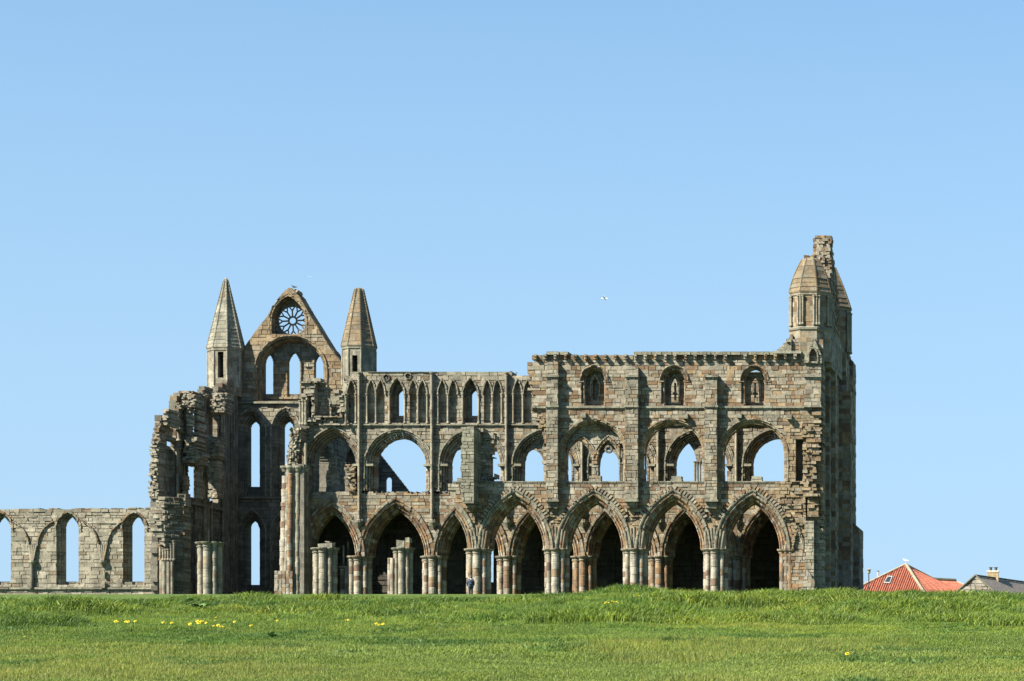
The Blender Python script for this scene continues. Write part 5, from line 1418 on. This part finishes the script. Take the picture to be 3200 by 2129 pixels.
# second cottage: stone gable with slate roof
YD=256.0
C2=empty('cottage',(hx(3060,YD),YD,GZ),label='low rubble-stone cottage with grey slate roof and square yellow chimney',cat='cottage')
W=Wall(2960,3130,1790,1950,2.5,planeS(YD),.5,121,ch=(7,13),bl=(10,24),pal='cot')
W.S|=W.poly([(3048,1799),(3113,1853),(3113,1950),(2979,1950),(2979,1857)])
W.J[:]=.03; W.S&=~W.rect(3034,3062,1847,1875)
W.names=['gable_wall']; W.finish(C2)
LEFTC=hx(2979,YD); RC=hx(3113,YD); apx=hx(3048,YD)
m=MB(); m.box((hx(3031,YD),YD-.12,wz(1847.5,YD)),(hx(3065,YD),YD+.1,wz(1844.5,YD)),(.05,.12,.08)); m.build('window_lintel',plain('green paint',(.05,.14,.09),.5),C2)
m=MB(); m.box((hx(3034,YD),YD+.2,wz(1875,YD)),(hx(3062,YD),YD+.25,wz(1848,YD)),(.1,.1,.1)); m.build('window_pane',GL,C2)
# coping
COP=plain('lichened coping',(.30,.29,.20),.95,var=.25)
for (a,b) in (((2974,1862),(3048,1797)),((3048,1797),(3118,1860))):
    m=MB(); n_=14
    for k in range(n_):
        f=k/n_; f2=(k+.95)/n_; P=[(a[0]+(b[0]-a[0])*f_,a[1]+(b[1]-a[1])*f_) for f_ in (f,f2)]
        A_=Vector((hx(P[0][0],YD),YD-.12,wz(P[0][1]+1.5,YD))); B_=Vector((hx(P[1][0],YD),YD-.12,wz(P[1][1]+1.5,YD)))
        o_=Vector((0,0,.13)); dd=Vector((0,.65,0))
        for q_ in ([A_,B_,B_+o_,A_+o_],[A_+o_,B_+o_,B_+o_+dd,A_+o_+dd],[A_+dd,B_+dd,B_+o_+dd,A_+o_+dd],[A_,A_+dd,A_+dd+o_,A_+o_],[B_,B_+dd,B_+dd+o_,B_+o_]): m.face(q_)
    m.build('coping',COP,C2)
# roof goes back and to the right
bk_=Vector((0,9.5,0)); ax=Vector((apx,YD+.4,wz(1799,YD)-.05)); rr_=Vector((RC+.15,YD+.4,wz(1857,YD))); ll_=Vector((LEFTC-.1,YD+.4,wz(1857,YD)))
far=Vector((hx(3300,YD+11)-apx,10.5,-.55))
m=MB(); nn=16
for k in range(nn):
    f0,f1=k/nn,(k+1)/nn
    P=lambda f:ax.lerp(rr_,f)
    a,b_=P(f0),P(f1); lift=Vector((0,0,.035))
    m.face([a,b_+lift,b_+lift+far,a+far]); m.face([b_+lift,b_,b_+far,b_+lift+far])
m.face([ax,ll_,ll_+far,ax+far]); m.build('roof',SLATE,C2)
m=MB(); p0=ax+Vector((0,0,.1)); p1=ax+far+Vector((0,0,.1))
for k in range(20): m.tube(p0.lerp(p1,k/20),p0.lerp(p1,(k+.96)/20),.1,.085,6)
m.build('ridge_tiles',RIDD,C2)
m=MB()
wv=[(LEFTC,YD+.4),(RC,YD+.4),(RC+far.x,YD+far.y),(LEFTC+far.x,YD+far.y)]
for a,b in zip(wv[1:],wv[2:]+wv[:1]): m.face([(a[0],a[1],GZ-1),(b[0],b[1],GZ-1),(b[0],b[1],wz(1860,YD)),(a[0],a[1],wz(1860,YD))])
m.build('wall',WALLM,C2)
# chimney with blockwork courses and two pots
YH=YD+2.8
m=MB(); random.seed(6); z=wz(1832,YH); zt=wz(1786,YH); x0,x1=hx(3084,YH),hx(3120,YH); r_=0
while z<zt-.05:
    h_=(zt-wz(1832,YH))/7
    off=(r_%2)*.2
    cuts=[x0]+[x0+off+k*.42 for k in range(1,4) if x0+off+k*.42<x1-.1]+[x1]
    for a,b in zip(cuts,cuts[1:]): m.box((a+.008,YH,z),(b-.008,YH+.95,z+h_-.012),tuple(random.uniform(.44,.54)*c for c in (.56,.43,.25)))
    z+=h_; r_+=1
m.box((x0+.01,YH+.012,wz(1832,YH)),(x1-.01,YH+.94,zt-.02),(.3,.25,.17))
ch=m.build('chimney',TILE,C2)
m=MB(); m.box((x0-.04,YH-.04,zt-.02),(x1+.04,YH+.99,zt+.07),(.6,.57,.48)); m.build('chimney_cap',TILE,ch)
for px in (3096,3112):
    xx_=hx(px,YH+.4); m=MB(); m.lathe(xx_,YH+.45,[(.13,zt+.05),(.13,zt+.32),(.15,zt+.36),(.2,zt+.38),(.2,zt+.42),(.08,zt+.44)],n=12,col=(.1,.1,.1)); m.build('chimney_pot',plain('sooty pot',(.09,.10,.09),.8),ch)
m=MB(); m.box((hx(3132,YH+3),YH+3,wz(1830,YH+3)),(hx(3172,YH+3),YH+4.0,wz(1812,YH+3)),(.2,.22,.2),top=.6); m.build('roof_vent',plain('lead grey',(.17,.21,.23),.6),C2)
# lamp post
YL=240.; lx=hx(2715,YL); LP=empty('street_lamp',(lx,YL,GZ),label='slim dark lamp post with cream bowl lantern between ruin and red roof',cat='street lamp')
m=MB(); m.tube((lx,YL,GZ-.5),(lx,YL,wz(1793,YL)),.06,.045,10); m.build('post',DK,LP)
m=MB(); m.lathe(lx,YL,[(.09,wz(1793,YL)),(.13,wz(1791,YL)),(.17,wz(1783,YL)),(.17,wz(1781,YL))],n=14,col=(1,1,1)); m.build('lantern',plain('cream lantern bowl',(.55,.47,.27),.4,var=.05),LP)
m=MB(); m.lathe(lx,YL,[(.24,wz(1781,YL)),(.24,wz(1780.3,YL)),(.10,wz(1778.5,YL)),(.03,wz(1777.5,YL)),(.03,wz(1775.5,YL))],n=14,col=(1,1,1)); m.build('lamp_hood',plain('pale hood',(.45,.42,.30),.5),LP)

# ================================================================== birds
WHT=plain('white plumage',(1.5,1.5,1.5),.7,var=.04); GRY=plain('grey wing',(.8,.83,.88),.7); BLK=plain('black plumage',(.02,.022,.03),.5); SLT=plain('pigeon slate plumage',(.12,.14,.17),.6); BEAK=plain('yellow beak',(.6,.42,.05),.5)
def skin(name,pts,edges,mat,parent,root=0,sub=2):
    me=bpy.data.meshes.new(name); me.from_pydata([p[:3] for p in pts],edges,[]); o=bpy.data.objects.new(name,me); C.objects.link(o)
    o.modifiers.new('s','SKIN'); 
    sv=me.skin_vertices[0].data
    for i,p in enumerate(pts): sv[i].radius=(p[3],p[4] if len(p)>4 else p[3])
    sv[root].use_root=True
    o.modifiers.new('u','SUBSURF').levels=sub; o.modifiers['u'].render_levels=sub
    dg=bpy.context.evaluated_depsgraph_get(); me2=bpy.data.meshes.new_from_object(o.evaluated_get(dg)); C.objects.unlink(o); bpy.data.objects.remove(o)
    o=bpy.data.objects.new(name,me2); C.objects.link(o); me2.materials.clear(); me2.materials.append(mat)
    for p in me2.polygons: p.use_smooth=True
    o.parent=parent; return o
def standing_bird(name,loc,s,rz,body,wing,label,cat,group=None):
    t=empty(name,loc,label=label,cat=cat,group=group); t.rotation_euler=(0,0,rz)
    P=[(-.26,0,.17,.012,.03),(-.12,0,.17,.045),(0,0,.17,.075),(.10,0,.20,.07),(.15,0,.27,.04),(.17,0,.31,.042),(.21,0,.315,.022),(.25,0,.305,.008)]
    P=[tuple(c*s for c in p) for p in P]
    b=skin('body',P,[(i,i+1) for i in range(7)],body,t,root=2)
    for sg in (-1,1):
        m=MB(); Q=[(.08,.22),(0,.23),(-.14,.19),(-.30,.155),(-.14,.14),(.02,.13)]
        A=[(x*s,sg*.075*s*(1-max(0,-x)*2.2),z*s) for x,z in Q]; B=[(x,y+sg*.02*s,z) for x,y,z in A]
        m.face(A); m.face(B)
        for k in range(6): m.face([A[k],A[(k+1)%6],B[(k+1)%6],B[k]])
        o=m.build('wing',wing,None); o.parent=t
        m=MB(); m.tube((.01*s,sg*.03*s,.12*s),(.02*s,sg*.03*s,0),.007*s,.006*s,6); m.box((.0,sg*.03*s-.012*s,-.004),(.055*s,sg*.03*s+.012*s,.006*s)); o=m.build('leg',BEAK if cat=='gull' else BLK,None); o.parent=t
    m=MB(); m.tube((.245*s,0,.305*s),(.29*s,0,.295*s),.009*s,.002*s,6); o=m.build('beak',BEAK if cat=='gull' else BLK,None); o.parent=t
    return t
standing_bird('gull',(ap.x,ap.y,ap.z+.22),1.15,math.pi-.2,WHT,GRY,'white gull perched on the peak of the red cottage roof','gull')
standing_bird('jackdaw',(wx(912,Y3),Y3+.6,wz(900,Y3)),1.0,math.pi,BLK,BLK,'black bird perched on top of the transept gable','bird')
standing_bird('pigeon',(wx(1591,Y1),Y1+.5,wz(1164,Y1)),.62,.3,SLT,SLT,'dark pigeon on the clerestory top, farther from the higher wall','pigeon',group='pigeons on the clerestory wall')
standing_bird('pigeon',(wx(1609,Y1),Y1+.5,wz(1167,Y1)),.58,2.6,SLT,SLT,'dark pigeon on the clerestory top, nearer the higher wall','pigeon',group='pigeons on the clerestory wall')
def flying_gull(px,py,Y,s,rz,roll,label):
    t=empty('gull',(wx(px,Y),Y,wz(py,Y)),label=label,cat='gull',group='gulls flying over the ruin'); t.rotation_euler=(roll,0,rz)
    P=[(.30,0,0,.012),(.25,0,.01,.03),(.19,0,.01,.04),(.05,0,0,.065),(-.12,0,0,.05),(-.26,0,.0,.015,.045),(-.34,0,0,.006,.06)]
    P=[tuple(c*s for c in p) for p in P]
    skin('body',P,[(i,i+1) for i in range(6)],WHT,t,root=3)
    for sg in (-1,1):
        m=MB(); S_=[(.10,0,.03),(.16,.25,.14),(.08,.5,.12),(-.12,.72,.02)]; Tt=[(-.10,0,.02),(-.06,.25,.12),(-.10,.5,.10),(-.16,.72,.015)]
        for k in range(3):
            q=[S_[k],S_[k+1],Tt[k+1],Tt[k]]; up_=[(x*s,sg*y*s,z*s+.012*s) for x,y,z in q]; dn=[(x*s,sg*y*s,z*s-.006*s) for x,y,z in q]
            c=(1,1,1); m.face(up_,c); m.face(dn,c)
            m.face([up_[0],up_[1],dn[1],dn[0]]); m.face([up_[2],up_[3],dn[3],dn[2]])
        o=m.build('wing',GRY if sg>0 else WHT,None); o.parent=t
    m=MB(); m.tube((.29*s,0,0),(.36*s,0,-.005*s),.012*s,.003*s,6); o=m.build('beak',BEAK,None); o.parent=t
flying_gull(1888,933,185,.66,math.pi+.1,.10,'white gull gliding in the blue sky above the choir')
flying_gull(962,866,245,.5,math.pi*.62,.0,'tiny white gull in the sky just above the transept gable')

# ================================================================== visitor
PYp=198.0; pxp=1471
pz=float(ground(wx(pxp,PYp),PYp)); hd=wz(1799,PYp)
px_=wx(pxp,PYp); HT=hd-pz; k=HT/1.76
PE=empty('person',(px_,PYp,pz),label='person seen from behind in blue jacket and dark jeans by the arcade pier',cat='person'); PE.rotation_euler=(0,0,.25)
SKN=plain('skin',(.7,.45,.33),.6,var=.05); JK=plain('blue jacket',(.03,.075,.14),.7,var=.25,scale=9); JN=plain('dark jeans',(.014,.024,.045),.8); HR=plain('grey brown hair',(.13,.11,.10),.8); BP=plain('navy backpack cloth',(.015,.035,.06),.75,var=.3); SH=plain('dark shoes',(.03,.028,.025),.6)
def S(pts): return [tuple(c*k for c in p) for p in pts]
# x right, y forward (away from the camera), z up
B=[(0,0,.95,.14,.11),(0,0,1.12,.135,.10),(0,0,1.30,.16,.11),(0,.0,1.44,.12,.09),(0,.01,1.51,.055,.055),(0,.02,1.57,.065,.07),(0,.03,1.66,.08,.095),(0,.03,1.715,.06,.07),
   (.19,0,1.40,.06),(.25,.0,1.13,.048),(.22,.12,.93,.036),(-.19,0,1.40,.06),(-.26,-.01,1.13,.048),(-.25,.05,.90,.036),
   (.09,0,.88,.095),(.10,.02,.50,.062),(.11,-.02,.10,.042),(.11,.10,.04,.04,.03),(-.09,0,.88,.095),(-.10,-.01,.50,.062),(-.12,-.06,.10,.042),(-.12,.06,.04,.04,.03)]
E=[(0,1),(1,2),(2,3),(3,4),(4,5),(5,6),(6,7),(3,8),(8,9),(9,10),(3,11),(11,12),(12,13),(0,14),(14,15),(15,16),(16,17),(0,18),(18,19),(19,20),(20,21)]
body=skin('body',S(B),E,SKN,PE,root=0)
JB=[(0,0,.84,.21,.17),(0,0,1.12,.205,.165),(0,0,1.30,.22,.165),(0,0,1.44,.17,.13),(0,0,1.50,.09,.09),(.20,0,1.39,.082),(.26,0,1.13,.068),(.225,.12,.96,.055),(-.20,0,1.39,.082),(-.27,-.01,1.13,.068),(-.255,.05,.93,.055)]
skin('jacket',S(JB),[(0,1),(1,2),(2,3),(3,4),(3,5),(5,6),(6,7),(3,8),(8,9),(9,10)],JK,PE,root=1)
TB=[(0,0,.96,.155,.125),(.095,0,.86,.11),(.10,.02,.50,.08),(.11,-.02,.12,.065),(-.095,0,.86,.11),(-.10,-.01,.50,.08),(-.12,-.06,.12,.065)]
skin('trousers',S(TB),[(0,1),(1,2),(2,3),(0,4),(4,5),(5,6)],JN,PE,root=0)
skin('hair',S([(0,.0,1.70,.092,.09),(0,-.03,1.60,.09,.075),(0,.03,1.725,.07,.08)]),[(0,1),(0,2)],HR,PE,root=0)
for sg in (-1,1):
    hx0,hy0,hz0=(.215,.15,.88) if sg>0 else (-.25,.07,.84)
    hp=[(hx0,hy0,hz0+.05,.026,.018),(hx0,hy0+.01,hz0,.036,.016)]; he=[(0,1)]
    for f in range(4):
        a=len(hp); y_=hy0-.03+f*.02; L_f=(.062,.072,.068,.052)[f]; hp+=[(hx0-sg*.004,y_,hz0-.04,.009),(hx0-sg*.012,y_,hz0-.04-L_f*.5,.008),(hx0-sg*.028,y_,hz0-.04-L_f*.9,.007)]; he+=[(1,a),(a,a+1),(a+1,a+2)]
    a=len(hp); hp+=[(hx0-sg*.01,hy0+.045,hz0-.01,.010),(hx0-sg*.02,hy0+.055,hz0-.05,.008)]; he+=[(1,a),(a,a+1)]
    skin('hand',S(hp),he,SKN,PE,root=1,sub=1)
for x,y in ((.11,.02),(-.12,-.02)): skin('shoe',S([(x,y-.05,.045,.048,.045),(x,y+.05,.04,.048,.035),(x,y+.15,.03,.04,.025)]),[(0,1),(1,2)],SH,PE,root=0)
PK=empty('backpack',(px_,PYp,pz),label='dark navy backpack worn on the back of the person by the pier',cat='backpack'); PK.rotation_euler=(0,0,.25)
skin('bag',S([(0,-.24,1.00,.16,.10),(0,-.26,1.20,.17,.11),(0,-.24,1.40,.13,.09)]),[(0,1),(1,2)],BP,PK,root=1)
skin('front_pocket',S([(.0,-.37,1.03,.10,.03),(.0,-.37,1.15,.10,.03)]),[(0,1)],JK,PK,root=0)
for sg in (-1,1): skin('strap',S([(sg*.09,-.12,1.42,.022),(sg*.12,-.02,1.525,.022),(sg*.13,.12,1.42,.022),(sg*.13,.15,1.25,.02),(sg*.10,.02,1.06,.018)]),[(0,1),(1,2),(2,3)],BP,PK,root=0)
